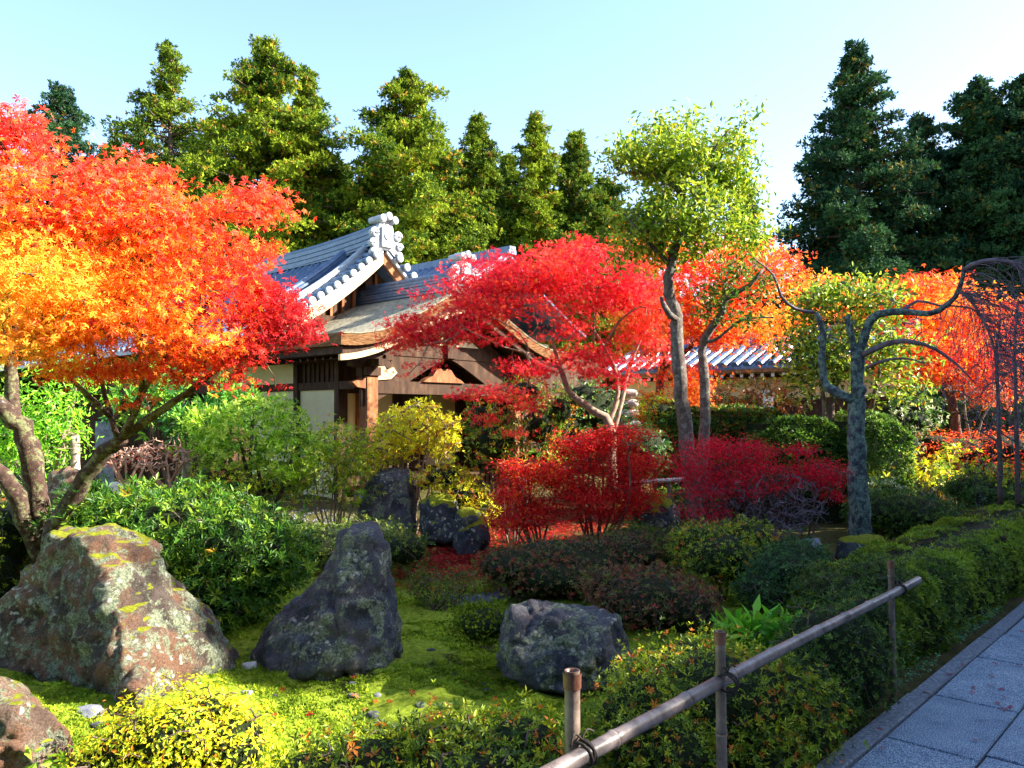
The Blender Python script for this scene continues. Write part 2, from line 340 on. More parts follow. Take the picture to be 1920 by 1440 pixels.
def grow(mb, limbs, targets, rng, r_tip=.004, sides=4, wig=.12, power=.5, rmax=.03, stepm=.12):
    """limbs: [(pts,r0,r1)] smooth main limbs; targets: twig ends reached by branching"""
    nodes = []
    for pts, r0, r1 in limbs:
        L = np.linalg.norm(np.diff(np.asarray(pts), axis=0), axis=1).sum(); n = max(6, int(L/stepm)+2)
        s = spline(pts, n); rr = np.linspace(r0, r1, n)
        s2 = s+rng.normal(size=s.shape)*rr[:, None]*.12
        sd = 12 if r0 > .03 else 7
        rm = rr[:, None]*(1+.10*rng.normal(size=(n, sd)))
        V, Fc = tube(s2, rm, sd); mb.add(V, Fc)
        nodes.append(s[max(1, n//5):])
    nodes = np.concatenate(nodes); nb = len(nodes)
    if len(targets) == 0: return
    targets = np.asarray(targets)
    d0 = np.array([np.linalg.norm(nodes-t, axis=1).min() for t in targets])
    pos = np.empty((nb+len(targets)*4, 3)); pos[:nb] = nodes; par = -np.ones(len(pos), int); n = nb
    for i in np.argsort(d0):
        t = targets[i]; dd = np.linalg.norm(pos[:n]-t, axis=1); dd[:nb] *= .92
        j = int(dd.argmin()); a = pos[j]; L = dd[j]
        k = 3 if L > .25 else 2; prev = j
        off = rng.normal(size=3)*L*wig; off[2] += L*.08
        for q in range(1, k+1):
            f = q/k; p = a*(1-f)+t*f+off*math.sin(math.pi*f)+rng.normal(size=3)*L*wig*.25*(q < k)
            pos[n] = p; par[n] = prev; prev = n; n += 1
    cnt = np.zeros(n); isleaf = np.ones(n, bool); isleaf[par[nb:n]] = False
    cnt[isleaf] = 1; cnt[:nb] = 0
    for q in range(n-1, nb-1, -1):
        if par[q] >= nb: cnt[par[q]] += cnt[q]
    r = np.minimum(r_tip*np.maximum(cnt, 1)**power, rmax)
    q = np.arange(nb, n); pr = par[q]; ra = np.where(pr >= nb, r[pr], r[q]*1.1)
    V, Fa = edges_tubes(pos[pr], pos[q], ra, r[q], sides); mb.add(V, Fa)

def foot(px, Y): x = (px-960)/F0*Y; return np.array([x, Y, float(gz(x, Y))])
def LP(pts): return [P(*p) for p in pts]
def tree(name, label, cat, base, limbs, blobs, nclus, per, leafsize, tpl, palette, seed, bark, lm='maple', spread=.14, flat=.5,
         group=None, gap=None, r_tip=.003, jn=.9, colfn=None, trunkname='trunk', crownname='crown', maxtw=500, shell=.0, rmax=.03, wig=.12, keepz=99.):
    rng = np.random.default_rng(seed); root = thing(name, label, cat, base, group)
    T, D = sample_blobs(rng, blobs, nclus, shell)
    if gap: T = T[(nz(T, gap[0], seed) > gap[1]) | (T[:, 2] > keepz)]
    mb = MB(); grow(mb, limbs, T[:maxtw], rng, r_tip, wig=wig, rmax=rmax)
    mb.build(trunkname, bark, root, True)
    n = len(T)*per; C = np.repeat(T, per, 0)+rng.normal(size=(n, 3))*spread*np.array([1, 1, flat])
    Nn = rng.normal(size=(n, 3))*jn+np.array([.15, -.35, .6])
    cols = colfn(rng, C) if colfn else pal(rng, n, palette)
    lv = MB(); leaves(lv, C, Nn, leafsize*rng.uniform(.65, 1.2, n), tpl, cols, rng)
    lv.build(crownname, M[lm], root); return root
def shrub(name, label, cat, blobs, ntips, per, leafsize, tpl, palette, seed, stems=5, bark='twig', lm='leaf', group=None, shell=.6,
          spread=.03, footat=None, clump=3.5, cthr=-.75, r_tip=.003, stemr=.012, maxtw=160, colfn=None, outw=1., part='foliage', core=0., zmin=.02):
    rng = np.random.default_rng(seed)
    b0 = blobs[0]; fx = footat or (b0[0], b0[2]); base = foot(*fx); root = thing(name, label, cat, base, group)
    T, D = sample_blobs(rng, blobs, ntips, shell)
    k = nz(T, clump, seed) > cthr; T, D = T[k], D[k]
    T = T+D*(nz(T, clump*1.7, seed+3)[:, None]*leafsize*1.3)
    k = T[:, 2] > gz(T[:, 0], T[:, 1])+zmin; T, D = T[k], D[k]
    mb = MB(); limbs = []
    cs = [P(b[0], b[1], b[2]) for b in blobs]
    for i in range(stems):
        c = cs[i % len(cs)]+rng.normal(size=3)*np.array([.35, .35, .15])*blobs[i % len(cs)][3]/F0*b0[2]
        st = base+np.array([rng.normal()*.05, rng.normal()*.05, -.03]); md = st*.45+c*.55+rng.normal(size=3)*.04
        limbs.append(([st, md, c], stemr, stemr*.45))
    if stems: grow(mb, limbs, T[:maxtw], rng, r_tip, wig=.14, rmax=stemr*.8); mb.build('stems', M[bark], root, True)
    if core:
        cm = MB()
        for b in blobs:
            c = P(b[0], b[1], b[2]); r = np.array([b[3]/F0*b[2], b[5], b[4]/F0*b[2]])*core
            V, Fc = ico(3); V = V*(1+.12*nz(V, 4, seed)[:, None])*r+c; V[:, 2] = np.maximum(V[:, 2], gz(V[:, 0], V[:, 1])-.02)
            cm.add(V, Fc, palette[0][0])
        cm.build('shade_core', M['core'], root, True)  # core coloured as the dark between the leaves
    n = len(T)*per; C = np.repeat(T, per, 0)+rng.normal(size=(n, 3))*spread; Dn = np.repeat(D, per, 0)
    Nn = Dn*outw+rng.normal(size=(n, 3))*.55+np.array([0, 0, .4])
    cols = colfn(rng, C) if colfn else pal(rng, n, palette)
    lv = MB(); leaves(lv, C, Nn, leafsize*rng.uniform(.65, 1.25, n), tpl, cols, rng); lv.build(part, M[lm], root)
    return root
_ico = {}
def ico(sub):
    if sub not in _ico:
        bm = bmesh.new(); bmesh.ops.create_icosphere(bm, subdivisions=sub, radius=1)
        _ico[sub] = (np.array([v.co[:] for v in bm.verts]), np.array([[v.index for v in f.verts] for f in bm.faces])); bm.free()
    return _ico[sub][0].copy(), _ico[sub][1]
M['core'] = simple('near black shade core', [(.35, (.006,.008,.003)), (.5, (.015,.025,.006)), (.65, (.035,.06,.01))], 45, bs=1., bd=.03)  # solid fill whose near-black colour stands for shade between leaves
def rock(name, label, pts, mt, seed, amp=.03, cuts=5, group=None, cat='rock', edge=.035, fine=1.):
    groups = pts if isinstance(pts[0], list) else [pts]
    groups = [[Vector(p) for p in g_] for g_ in groups]; al = [p for g_ in groups for p in g_]
    c = sum(al, Vector())/len(al); zb = min(p.z for p in al); loc = Vector((c.x, c.y, zb)); bm = bmesh.new()
    for g_ in groups:
        vs = [bm.verts.new(p-loc) for p in g_]
        r = bmesh.ops.convex_hull(bm, input=vs)
        dead = [e for e in set(r['geom_interior']+r['geom_unused']) if isinstance(e, bmesh.types.BMVert)]
        if dead: bmesh.ops.delete(bm, geom=dead, context='VERTS')
    me = bpy.data.meshes.new(name); bm.to_mesh(me); bm.free()
    ob = bpy.data.objects.new(name, me); COL.objects.link(ob); ob.location = loc
    md = ob.modifiers.new('r', 'REMESH'); md.mode = 'VOXEL'; md.voxel_size = edge*.75
    dg = bpy.context.evaluated_depsgraph_get(); m2 = bpy.data.meshes.new_from_object(ob.evaluated_get(dg)); ob.modifiers.clear()
    bm = bmesh.new(); bm.from_mesh(m2); bpy.data.meshes.remove(m2)
    for _ in range(2): bmesh.ops.smooth_vert(bm, verts=bm.verts[:], factor=.4, use_axis_x=True, use_axis_y=True, use_axis_z=True)
    bm.normal_update(); o = Vector((seed*3.1, seed*1.7, 0)); mv = []; V3 = Vector
    sm = max(.6, amp/.04)
    for v in bm.verts:
        q = v.co+o; k = 1/sm
        w_ = V3((mn.noise(q*4*k), mn.noise(q*4*k+V3((9, 0, 0))), mn.noise(q*4*k+V3((0, 9, 0)))))
        d = amp*(mn.fractal(q*2.4*k, 1., 2., 3)*1.0+.5*mn.fractal(q*8*k, .8, 2.1, 4)*fine)
        vd = mn.voronoi((q+w_*.14)*3.6*k)[0]; d += amp*.9*fine*(min(vd[1]-vd[0], .3)*2.6-.5)
        cq = V3((q.x*5, q.y*5, q.z*1.7))*k+w_*.8; vd = mn.voronoi(cq)[0]; cr = max(0, 1-(vd[1]-vd[0])/.07); d -= amp*.55*fine*cr*max(0, mn.noise(q*1.6*k+V3((5, 5, 5)))*2+.3)
        vd = mn.voronoi(q*17*k+w_)[0]; d += amp*.22*fine*(.5-vd[0])+amp*.12*fine*mn.noise(q*48)
        mv.append(v.co+v.normal*d)
    for v, p in zip(bm.verts, mv): v.co = p
    bm.to_mesh(me); bm.free(); me.materials.clear(); me.materials.append(mt)
    me.polygons.foreach_set('use_smooth', np.ones(len(me.polygons), bool))
    return tag(ob, label, cat, group)
def rockpts(sil, Y, d, front=(), sink=.08):
    sil = list(sil); cx = sum(p[0] for p in sil)/len(sil); out = [P(x, y, Y) for x, y in sil]
    for x, y in sil: out.append(P(cx+(x-cx)*.75, y+(12 if y < 1200 else 0), Y+d))
    for f in front: out.append(P(*f))
    low = min(p[2] for p in out); out = [np.array(p) for p in out]
    for p in list(out):
        if p[2] < low+.15: q = p.copy(); q[2] = min(-.1, low)-sink; out.append(q)
    return out
#==PART2==
# ================================================================== SETTING
def axis(lo, hi, a, b, step, far=1.22):
    m = list(np.arange(a, b, step)); s = step; x = m[-1]
    while x < hi: s = min(s*far, 25); x += s; m.append(x)
    s = step; x = m[0]
    while x > lo: s = min(s*far, 25); x -= s; m.insert(0, x)
    return np.array(m)
gx = axis(-400, 400, -3.2, 2.5, .035); gy = axis(-60, 700, 2.4, 7.5, .035)
X, Y = np.meshgrid(gx, gy); Z = gz(X, Y)
pp = np.stack([X.ravel(), Y.ravel(), 0*X.ravel()], -1)
gsel = np.clip((-.731*X+.682*Y-1.7)/.5, 0, 1)
Z = Z+gsel*(.018*nz(pp, 9).reshape(X.shape)+.013*nz(pp, 27, 4).reshape(X.shape))
V = np.stack([X, Y, Z], -1).reshape(-1, 3); nx = len(gx); ny = len(gy)
i = np.arange(ny-1)[:, None]*nx+np.arange(nx-1)[None]
Fg = np.stack([i, i+1, i+nx+1, i+nx], -1).reshape(-1, 4)
tag(MB().add(V, Fg).build('ground', M['ground'], None, True), 'mossy garden ground with bare dark soil between the shrubs', 'ground', kind='structure')

def slab(mb, u0, u1, v0, v1, z0, z1, rng, be=.006):
    j = rng.normal(size=8)*.004
    c = [(u0+j[0], v0+j[1]), (u1+j[2], v0+j[3]), (u1+j[4], v1+j[5]), (u0+j[6], v1+j[7])]
    cu = (u0+u1)/2; cv = (v0+v1)/2
    ci = [(a+np.sign(cu-a)*be, b+np.sign(cv-b)*be) for a, b in c]
    zt = z1+rng.normal()*.0015
    V = np.concatenate([W([a for a, b in c], [b for a, b in c], z0), W([a for a, b in c], [b for a, b in c], zt-be), W([a for a, b in ci], [b for a, b in ci], zt)])
    Fc = [(0, 1, 5, 4), (1, 2, 6, 5), (2, 3, 7, 6), (3, 0, 4, 7), (4, 5, 9, 8), (5, 6, 10, 9), (6, 7, 11, 10), (7, 4, 8, 11), (8, 9, 10, 11)]
    mb.add(V, [f[::-1] for f in Fc])
rng = np.random.default_rng(5)
mb = MB()
cuts0 = [-2, -1.1, -.2, .7, 1.55, 2.45, 3.3, 4.2, 5.02, 6.0, 6.74, 7.6]
while cuts0[-1] < 34: cuts0.append(cuts0[-1]+rng.uniform(.75, 1.0))
for a, b in zip(cuts0[:-1], cuts0[1:]): slab(mb, a+.006, b-.006, .951, 1.364, -.08, 0, rng)
for v0, v1 in ((.30, .939), (-.45, .288), (-1.15, -.462), (-1.6, -1.162)):
    u = -2.3+rng.random()
    while u < 34:
        L = rng.uniform(.8, 1.3); slab(mb, u+.006, u+L-.006, v0, v1, -.08, 0, rng); u += L
tag(mb.build('stone_path', M['granite']), 'granite slab path coloured blue grey as in skylit shade, with narrow joints', 'path', kind='structure')
mb = MB(); u = -2.
while u < 34: L = rng.uniform(1.0, 1.7); slab(mb, u+.004, u+L-.004, 1.375, 1.475, -.1, .012, rng, .008); u += L
tag(mb.build('path_kerb', M['kerb']), 'narrow dark kerb stones edging the path', 'kerb', kind='structure')
V, Fc = ubox(-3, 34, -1.6, 1.372, -.07, -.018)
tag(MB().add(V, Fc).build('path_bed', M['soil']), 'dark earth and moss in the joints of the path', 'path bed', kind='structure')

# ---------------------------------------------------------------- bamboo fence
root = thing('bamboo_fence', 'low bamboo fence with one sloping rail tied to three posts beside the path', 'fence', foot(1676, 4.63))
def bamboo(mb, p0, p1, r, sides=20, nodes=.3, tone=(.30,.24,.19), seed=0, hollow=False):
    g = np.random.default_rng(seed); p0 = np.array(p0); p1 = np.array(p1); L = np.linalg.norm(p1-p0)
    ts = [0]; rs = [1.]; x = nodes*g.uniform(.3, .9)
    while x < L-.03:
        for dx, q in ((-.03, 1.0), (-.010, 1.05), (-.003, 1.14), (.002, .97), (.007, 1.09), (.03, .99)): ts.append((x+dx)/L); rs.append(q)
        x += nodes*g.uniform(.8, 1.2)
    ts.append(1); rs.append(1); ts = np.array(ts); k = ts > -.001; ts = ts[k]; rs = np.array(rs)[k]
    pts = p0+(p1-p0)*ts[:, None]; pts = pts+np.array([0, 0, 1.])*(.006*np.sin(ts*7+seed))[:, None]
    V, Fc = tube(pts, r*rs*(1-.12*ts), sides, False); tn = np.where((rs < .975)[:, None], np.array([.05, .035, .03]), np.where((rs > 1.12)[:, None], np.array(tone)*1.5, np.array(tone))); mb.add(V, Fc, np.repeat(tn, sides, 0))
    for e, s in ((0, 1), (len(pts)-1, -1)):
        ring = V[e*sides:(e+1)*sides]; c = ring.mean(0); inn = c+(ring-c)*.78; dn = inn+(p1-p0)/L*s*.03
        VV = np.concatenate([ring, inn, dn]); ff = []
        for j in range(sides):
            q = (j+1) % sides; ff += [(j, sides+j, sides+q, q), (sides+j, 2*sides+j, 2*sides+q, sides+q)]
        ff.append(tuple(range(2*sides, 3*sides))); mb.add(VV, ff, (.16,.09,.06))
posts = [(1073, 2.38, 1258, .026), (1350, 2.96, 1182, .021), (1670, 4.63, 1050, .019)]
for q, (px, Yp, top, r) in enumerate(posts):
    ptop = P(px, top, Yp); pb = foot(px+(6 if q else 2), Yp); pb[2] = -.1
    mb = MB(); bamboo(mb, pb, ptop, r, nodes=.42, tone=(.22,.17,.14), seed=q+2); o = mb.build('post', M['bamboo'], root, True)
    if q == 0: o['label'] = 'nearest and thickest bamboo post with a dark ring at its open top'
    V, Fc = tube([ptop-np.array([0, 0, .05]), ptop-np.array([0, 0, .012]), ptop-np.array([0,0,.004])], np.array([1.0, 1.03, 1.06])*r*1.03, 20, False)
    MB().add(V, Fc, (.22,.10,.06)).build('post_rim', M['bamboo'], o, True)
rl = [P(1040, 1446, 2.22), P(1100, 1408, 2.33), P(1375, 1281, 2.88), P(1690, 1108, 4.52), P(1722, 1086, 4.8)]
a, b_ = P(1000, 1462, 2.19), P(1722, 1086, 4.86)
mb = MB(); bamboo(mb, P(905, 1512, 2.02), b_, .0255, 24, nodes=.42, tone=(.20,.17,.165), seed=11); mb.build('rail', M['bamboo'], root, True)
dirr = unit(b_-a)
for q, (px, py, Yp, r) in enumerate([(1090, 1412, 2.36, .027), (1362, 1279, 2.94, .024), (1684, 1105, 4.6, .021)]):
    mb = MB()
    for k in range(3):
        th = np.linspace(0, 2*np.pi, 33); c = P(px+4, py, Yp)-np.array([0,.0,.0]); ee = np.array([1., 0, 0]) if k % 2 else unit(np.cross(dirr, [0, 0, 1]))
        e1 = unit(np.array([0, 0, 1.])+dirr*(.35 if k % 2 else -.2)); e2 = unit(np.cross(e1, dirr)); off = dirr*(k-1.5)*.010
        R0 = r*1.7
        pts = c+off+np.cos(th)[:, None]*e1*R0*.82+np.sin(th)[:, None]*e2*R0*.95
        V, Fc = tube(pts, np.full(33, .0045), 6, False); mb.add(V, Fc)
    V, Fc = tube(spline([c+e1*R0, c+e1*(R0+.02)+dirr*.03, c+e1*(R0+.005)+dirr*.06], 8), .0035, 5); mb.add(V, Fc)
    V, Fc = tube(spline([c+e1*R0, c+e1*(R0+.025)-dirr*.03, c-dirr*.055+e1*R0*.8], 8), .0035, 5); mb.add(V, Fc)
    mb.build('rope_tie', M['rope'], root, True)

# ================================================================== TEMPLE HALL
hall = thing('temple_hall', 'old temple hall with blue grey tiled gable roof and bark roofed porch behind the maples', 'temple', W(10.9, 13, 0))
def sweep(prof, v0, v1, thick=.06, nv=2):
    """prof: (u,z) list; a shell along v with thickness downwards"""
    p = np.array(prof); n = len(p); V = []; Fc = []
    vs = np.linspace(v0, v1, nv)
    for dz in (0, -thick):
        for v in vs: V.append(W(p[:, 0], v, p[:, 1]+dz))
    V = np.concatenate(V); A = lambda l, k, i: (l*nv+k)*n+i
    for k in range(nv-1):
        for i in range(n-1):
            Fc.append((A(0,k,i), A(0,k+1,i), A(0,k+1,i+1), A(0,k,i+1))); Fc.append((A(1,k,i), A(1,k,i+1), A(1,k+1,i+1), A(1,k+1,i)))
    for i in range(n-1):
        Fc.append((A(0,0,i), A(0,0,i+1), A(1,0,i+1), A(1,0,i))); Fc.append((A(0,nv-1,i), A(1,nv-1,i), A(1,nv-1,i+1), A(0,nv-1,i+1)))
    for k in range(nv-1):
        for i in (0, n-1): Fc.append((A(0,k,i), A(1,k,i), A(1,k+1,i), A(0,k+1,i)))
    return V, Fc
def tiles(mb, prof, vs, r=.075, sides=8, joint=.28):
    """rows of cover tiles following the profile at each v"""
    p = np.array(prof); L = np.concatenate([[0], np.cumsum(np.linalg.norm(np.diff(p, axis=0), axis=1))])
    q = np.arange(0, L[-1], joint/2); pu = np.interp(q, L, p[:, 0]); pz = np.interp(q, L, p[:, 1])
    rr = r*(1+.10*(np.arange(len(q)) % 2))
    for v in vs:
        V, Fc = tube(W(pu, v, pz+.03), rr, sides); mb.add(V, Fc)
UR = 10.9
def zmain(s): return 5.3-.92*s+.085*s*s
ss = np.linspace(0, 4.6, 24)
V0 = 14.05
for side, name in ((-1, 'tiled_roof'), (1, 'tiled_roof')):
    mb = MB(); prof = [(UR+side*s, zmain(s)) for s in ss]
    V, Fc = sweep(prof, V0, 26, .07, 6); mb.add(V, Fc); tiles(mb, prof, np.arange(V0+.5, 26, .27)); mb.build(name, M['tile'], hall, False)
# main ridge: stacked flat tiles with a slight rise to the end
mb = MB()
for k in range(7):
    wd = .20-.012*k+(.02 if k % 2 else 0); z0 = 5.20+.058*k
    vv = np.linspace(V0+.12, 26, 20); lift = .15*np.clip((17.5-vv)/3.5, 0, 1)**2
    V = []; Fc = []
    for i, v in enumerate(vv):
        for du, dz in ((-wd, 0), (wd, 0), (wd, .045), (-wd, .045)): V.append(W(UR+du, v, z0+dz+lift[i]))
    for i in range(19):
        for j in range(4): Fc.append((4*i+j, 4*i+(j+1) % 4, 4*i+4+(j+1) % 4, 4*i+4+j))
    Fc += [(3, 2, 1, 0), (76, 77, 78, 79)]; mb.add(np.array(V), Fc)
vv = np.linspace(V0-.02, 26, 24); lift = .15*np.clip((17.5-vv)/3.5, 0, 1)**2
V, Fc = tube(W(UR, vv, 5.64+lift), .075, 12); mb.add(V, Fc)
mb.build('roof_ridge', M['tile'], hall)
mb = MB()                                   # ring ornament under the ridge
for v in np.arange(V0+.8, 25, .30):
    c = W(UR-.235, v, 5.12); th = np.linspace(0, 2*np.pi, 13)
    V, Fc = tube(np.array([c+DV*math.cos(x)*.09+np.array([0, 0, 1])*math.sin(x)*.07 for x in th]), .022, 5, False); mb.add(V, Fc)
V, Fc = ubox(UR-.25, UR-.17, V0+.3, 26, 5.215, 5.24); mb.add(V, Fc)
mb.build('ridge_ornament', M['tile'], hall)
# descending ridges on the near slope
def desc_ridge(mb, s0, s1, v, wd, h, cap=.07):
    s = np.linspace(s0, s1, 14)
    for k in range(3):
        V = []; Fc = []
        for a in s:
            u = UR-a; z = zmain(a)+.05+k*h/3
            for dv, dz in ((-wd, 0), (wd, 0), (wd, h/3*.82), (-wd, h/3*.82)): V.append(W(u, v+dv*(1-.12*k), z+dz))
        for i in range(13):
            for j in range(4): Fc.append((4*i+j, 4*i+4+j, 4*i+4+(j+1) % 4, 4*i+(j+1) % 4))
        Fc += [(0, 1, 2, 3), (55, 54, 53, 52)]; mb.add(np.array(V), Fc)
    V, Fc = tube(W(UR-s, v, np.array([zmain(a) for a in s])+.07+h), cap, 10); mb.add(V, Fc)
mb = MB(); desc_ridge(mb, .35, 2.45, V0+.95, .13, .22); mb.build('descending_ridge', M['tile'], hall)
mb = MB(); desc_ridge(mb, .15, 2.55, V0+.42, .10, .10); mb.build('descending_ridge', M['tile_lit'], hall)  # pale tile colour paints this strip as lit by the sun
# row of round rake tiles, ends facing the path
def disc_tile(mbb, mbe, u, z, v, r, L, ax=None):
    ax = -DV if ax is None else ax; c = W(u, v, z)
    V, Fc = cyl(c-ax*L, c, r, 14); mbb.add(V, Fc)
    V, Fc = cyl(c-ax*.005, c+ax*.025, r*1.1, 16); mbe.add(V, Fc)
    e1 = np.cross(ax, [0, 0, 1.]); e1 /= np.linalg.norm(e1); e2 = np.array([0, 0, 1.])
    for rr in (.86, .42):
        th = np.linspace(0, 2*np.pi, 15); V, Fc = tube(np.array([c+ax*.028+(e1*math.cos(x)+e2*math.sin(x))*r*rr for x in th]), r*.12, 5, False); mbe.add(V, Fc)
    th = np.linspace(0, 7, 12); V, Fc = tube(np.array([c+ax*.03+(e1*math.cos(x)+e2*math.sin(x))*r*.5*(1-x/8) for x in th]), r*.07, 4); mbe.add(V, Fc)
for side in (-1, 1):
    for s in np.arange(.32, 2.75, .2):
        ma, me_ = MB(), MB(); disc_tile(ma, me_, UR+side*s, zmain(s)+.06, V0-.20, .078, .42)
        o = ma.build('rake_tile', M['tile'], hall, True); me_.build('round_tile_end', M['tile_lit'], o)
def band(mb, fz, s0, s1, side, v0, v1, dz0, dz1, uc=UR, n=20):
    """curved board lying in the gable plane: top at fz(s)+dz0, bottom at fz(s)+dz1"""
    V = []; Fc = []
    for s in np.linspace(s0, s1, n):
        for v, dz in ((v0, dz0), (v1, dz0), (v1, dz1), (v0, dz1)): V.append(W(uc+side*s, v, fz(s)+dz))
    for i in range(n-1):
        for j in range(4): Fc.append((4*i+j, 4*i+(j+1) % 4, 4*i+4+(j+1) % 4, 4*i+4+j))
    Fc += [(3, 2, 1, 0), (4*n-4, 4*n-3, 4*n-2, 4*n-1)]; mb.add(np.array(V), Fc)
mb = MB()
for side in (-1, 1): band(mb, zmain, .05, 2.75, side, V0-.02, V0-.09, -.02, -.09)
mb.build('rake_moulding', M['tile_lit'], hall)
for side in (-1, 1):
    mb = MB(); band(mb, zmain, 0 if side < 0 else .0, 2.85, side, V0+.04, V0-.03, -.10, -.36); mb.build('bargeboard', M['boardwood'] if side < 0 else M['warmwood'], hall)
mb = MB()                                    # gable wall
V = [W(UR, V0+.7, zmain(0)-.1)]+[W(UR-s, V0+.7, zmain(s)-.1) for s in (1, 2, 2.8)]+[W(UR+s, V0+.7, zmain(s)-.1) for s in (2.8, 2, 1)]
mb.add(np.array(V), [tuple(range(7))[::-1]]); mb.build('gable_wall', M['wood'], hall)
mb = MB()
for s in np.arange(-2.4, 2.5, .3):
    mb = MB(); V, Fc = ubox(UR+s-.03, UR+s+.03, V0+.62, V0+.68, 3.3, zmain(abs(s))-.2); mb.add(V, Fc); mb.build('gable_slat', M['warmwood'], hall)
mb = MB(); V, Fc = ubox(UR-2.3, UR+2.3, V0+.5, V0+.61, 3.55, 3.75); mb.add(V, Fc); V, Fc = ubox(UR-.09, UR+.09, V0+.5, V0+.605, 3.752, 5.0); mb.add(V, Fc); mb.build('gable_beam', M['wood'], hall)

# ridge end ornament (onigawara)
def onigawara(u0, v0, zc, sc, parent, name='ridge_end_ornament', mt=None):
    mt = mt or M['tile_lit']; mb = MB()
    out = [(-.30,-.42),(-.42,-.30),(-.33,-.14),(-.40,.0),(-.27,.10),(-.22,.34),(-.14,.46),(.14,.46),(.22,.34),(.27,.10),(.40,0),(.33,-.14),(.42,-.30),(.30,-.42),(.12,-.26),(-.12,-.26)]
    def ext(o, va, vb, k=1.):
        n = len(o); V = np.concatenate([[W(u0+x*sc*k, v, zc+z*sc*k) for x, z in o] for v in (va, vb)])
        Fc = [tuple(range(n))[::-1], tuple(range(n, 2*n))]+[(j, (j+1) % n, n+(j+1) % n, n+j) for j in range(n)]; mb.add(V, Fc)
    ext(out, v0, v0+.14*sc); ext([(-.17,-.2),(-.17,.3),(0,.38),(.17,.3),(.17,-.2)], v0-.07*sc, v0+.001)
    for sx in (-1, 1):
        for cx, cz, r in ((.36, .12, .13), (.42, -.14, .10), (.40, -.36, .09), (.30,-.50,.06)):
            th = np.linspace(0, 9.5, 34); pts = np.array([W(u0+sx*(cx+math.cos(x)*r*(1-x/12))*sc, v0-.03*sc, zc+(cz+math.sin(x)*r*(1-x/12))*sc) for x in th])
            V, Fc = tube(pts, .030*sc, 6); mb.add(V, Fc)
            V, Fc = cyl(W(u0+sx*cx*sc, v0-.02*sc, zc+cz*sc), W(u0+sx*cx*sc, v0+.1*sc, zc+cz*sc), r*.9*sc, 14); mb.add(V, Fc)
    V, Fc = cyl(W(u0, v0-.10*sc, zc+.08*sc), W(u0, v0, zc+.08*sc), .10*sc, 16); mb.add(V, Fc)
    o = mb.build(name, mt, parent)
    for x, z in ((-.19, .50), (0, .58), (.19, .50)):
        ma, me_ = MB(), MB(); disc_tile(ma, me_, u0+x*sc, zc+z*sc, v0-.12*sc, .088*sc, .5*sc)
        V = np.concatenate(ma.V+me_.V); mb2 = MB(); n0 = 0
        for m_ in (ma, me_):
            for f in m_.F: mb2.F.append(f+n0)
            n0 += sum(len(x_) for x_ in m_.V)
        mb2.V = [V]; mb2.C = ma.C+me_.C; mb2.n = len(V); mb2.build('round_tile', mt, o)
    return o
onigawara(UR, V0-.12, 5.45, .86, hall)

def plate(mb, out, u0, v0, v1, z0, sc):
    n = len(out); V = np.concatenate([[W(u0+x*sc, v, z0+z*sc) for x, z in out] for v in (v0, v1)])
    mb.add(V, [tuple(range(n))[::-1], tuple(range(n, 2*n))]+[(j, (j+1) % n, n+(j+1) % n, n+j) for j in range(n)])
# ---- porch with bark roof
PV0, PV1, PH = 11.3, 14.9, 3.0
def zp(s): return 4.12-1.12*math.sin(min(s/PH, 1)*math.pi/2)**1.25+.03*max(0, s/PH-.72)/.28
sp = np.linspace(0, PH, 22)
mb = MB()
full = [(UR-s, zp(s)) for s in sp[::-1]]+[(UR+s, zp(s)) for s in sp[1:]]
V, Fc = sweep(full, PV0, PV1, .02, 14); V = V.copy(); rngb = np.random.default_rng(2)
mb.add(V, Fc); mb.build('bark_roof', M['barkroof'], hall, False)
mb = MB(); V, Fc = sweep([(u, z-.022) for u, z in full], PV0+.012, PV1, .20, 2); mb.add(V, Fc); mb.build('bark_roof_edge', M['barkedge'], hall)
mb = MB(); V, Fc = sweep([(UR+(u-UR)*.97, z-.225) for u, z in full], PV0+.10, PV1, .13, 2); mb.add(V, Fc); mb.build('eave_board', M['wood'], hall)
for side in (-1, 1):
    mb = MB(); band(mb, lambda s: zp(s)+.10*math.sin(s/PH*math.pi), 0 if side < 0 else .05, PH*.985, side, PV0+.16, PV0+.09, -.38, -.485)
    mb.build('curved_bargeboard', M['boardwood'] if side < 0 else M['wood'], hall)  # left half in a lit tone, right half darkened as shade
mb = MB()                                    # rafters under the porch eaves
for v in np.arange(PV0+.3, PV1-.1, .24):
    for side in (-1, 1):
        mb = MB(); s = np.linspace(1.6, 2.85, 5); V, Fc = tube(W(UR+side*s, v, np.array([zp(x) for x in s])-.42), .03, 4); mb.add(V, Fc); mb.build('rafter', M['wood'], hall)
mb = MB(); V, Fc = sweep([(u, z-.47) for u, z in full if abs(u-UR) < 2.2], PV0+.6, PV0+.66, .9, 2); 
mb.add(V, Fc); mb.build('porch_gable_wall', M['wood'], hall)  # dark timber colour stands in for the shade inside the gable
mb = MB(); plate(mb, [(-1, 0), (0, .62), (1, 0)], UR, PV0+.57, PV0+.598, 3.0, .8); mb.build('gable_plaster', M['plaster'], hall)
mb = MB()
V, Fc = ubox(UR-.12, UR+.12, PV0+.5, PV0+.58, 2.75, 3.6); mb.add(V, Fc)
for s_ in (-1, 1):
    V, Fc = tube(spline([W(UR, PV0+.45, 3.55), W(UR+s_*.25, PV0+.45, 3.2), W(UR+s_*.6, PV0+.45, 3.35)], 10), .06, 8); mb.add(V, Fc)
mb.build('gable_pendant', M['wood'], hall)
mb = MB()                                    # porch ridge of stacked tiles
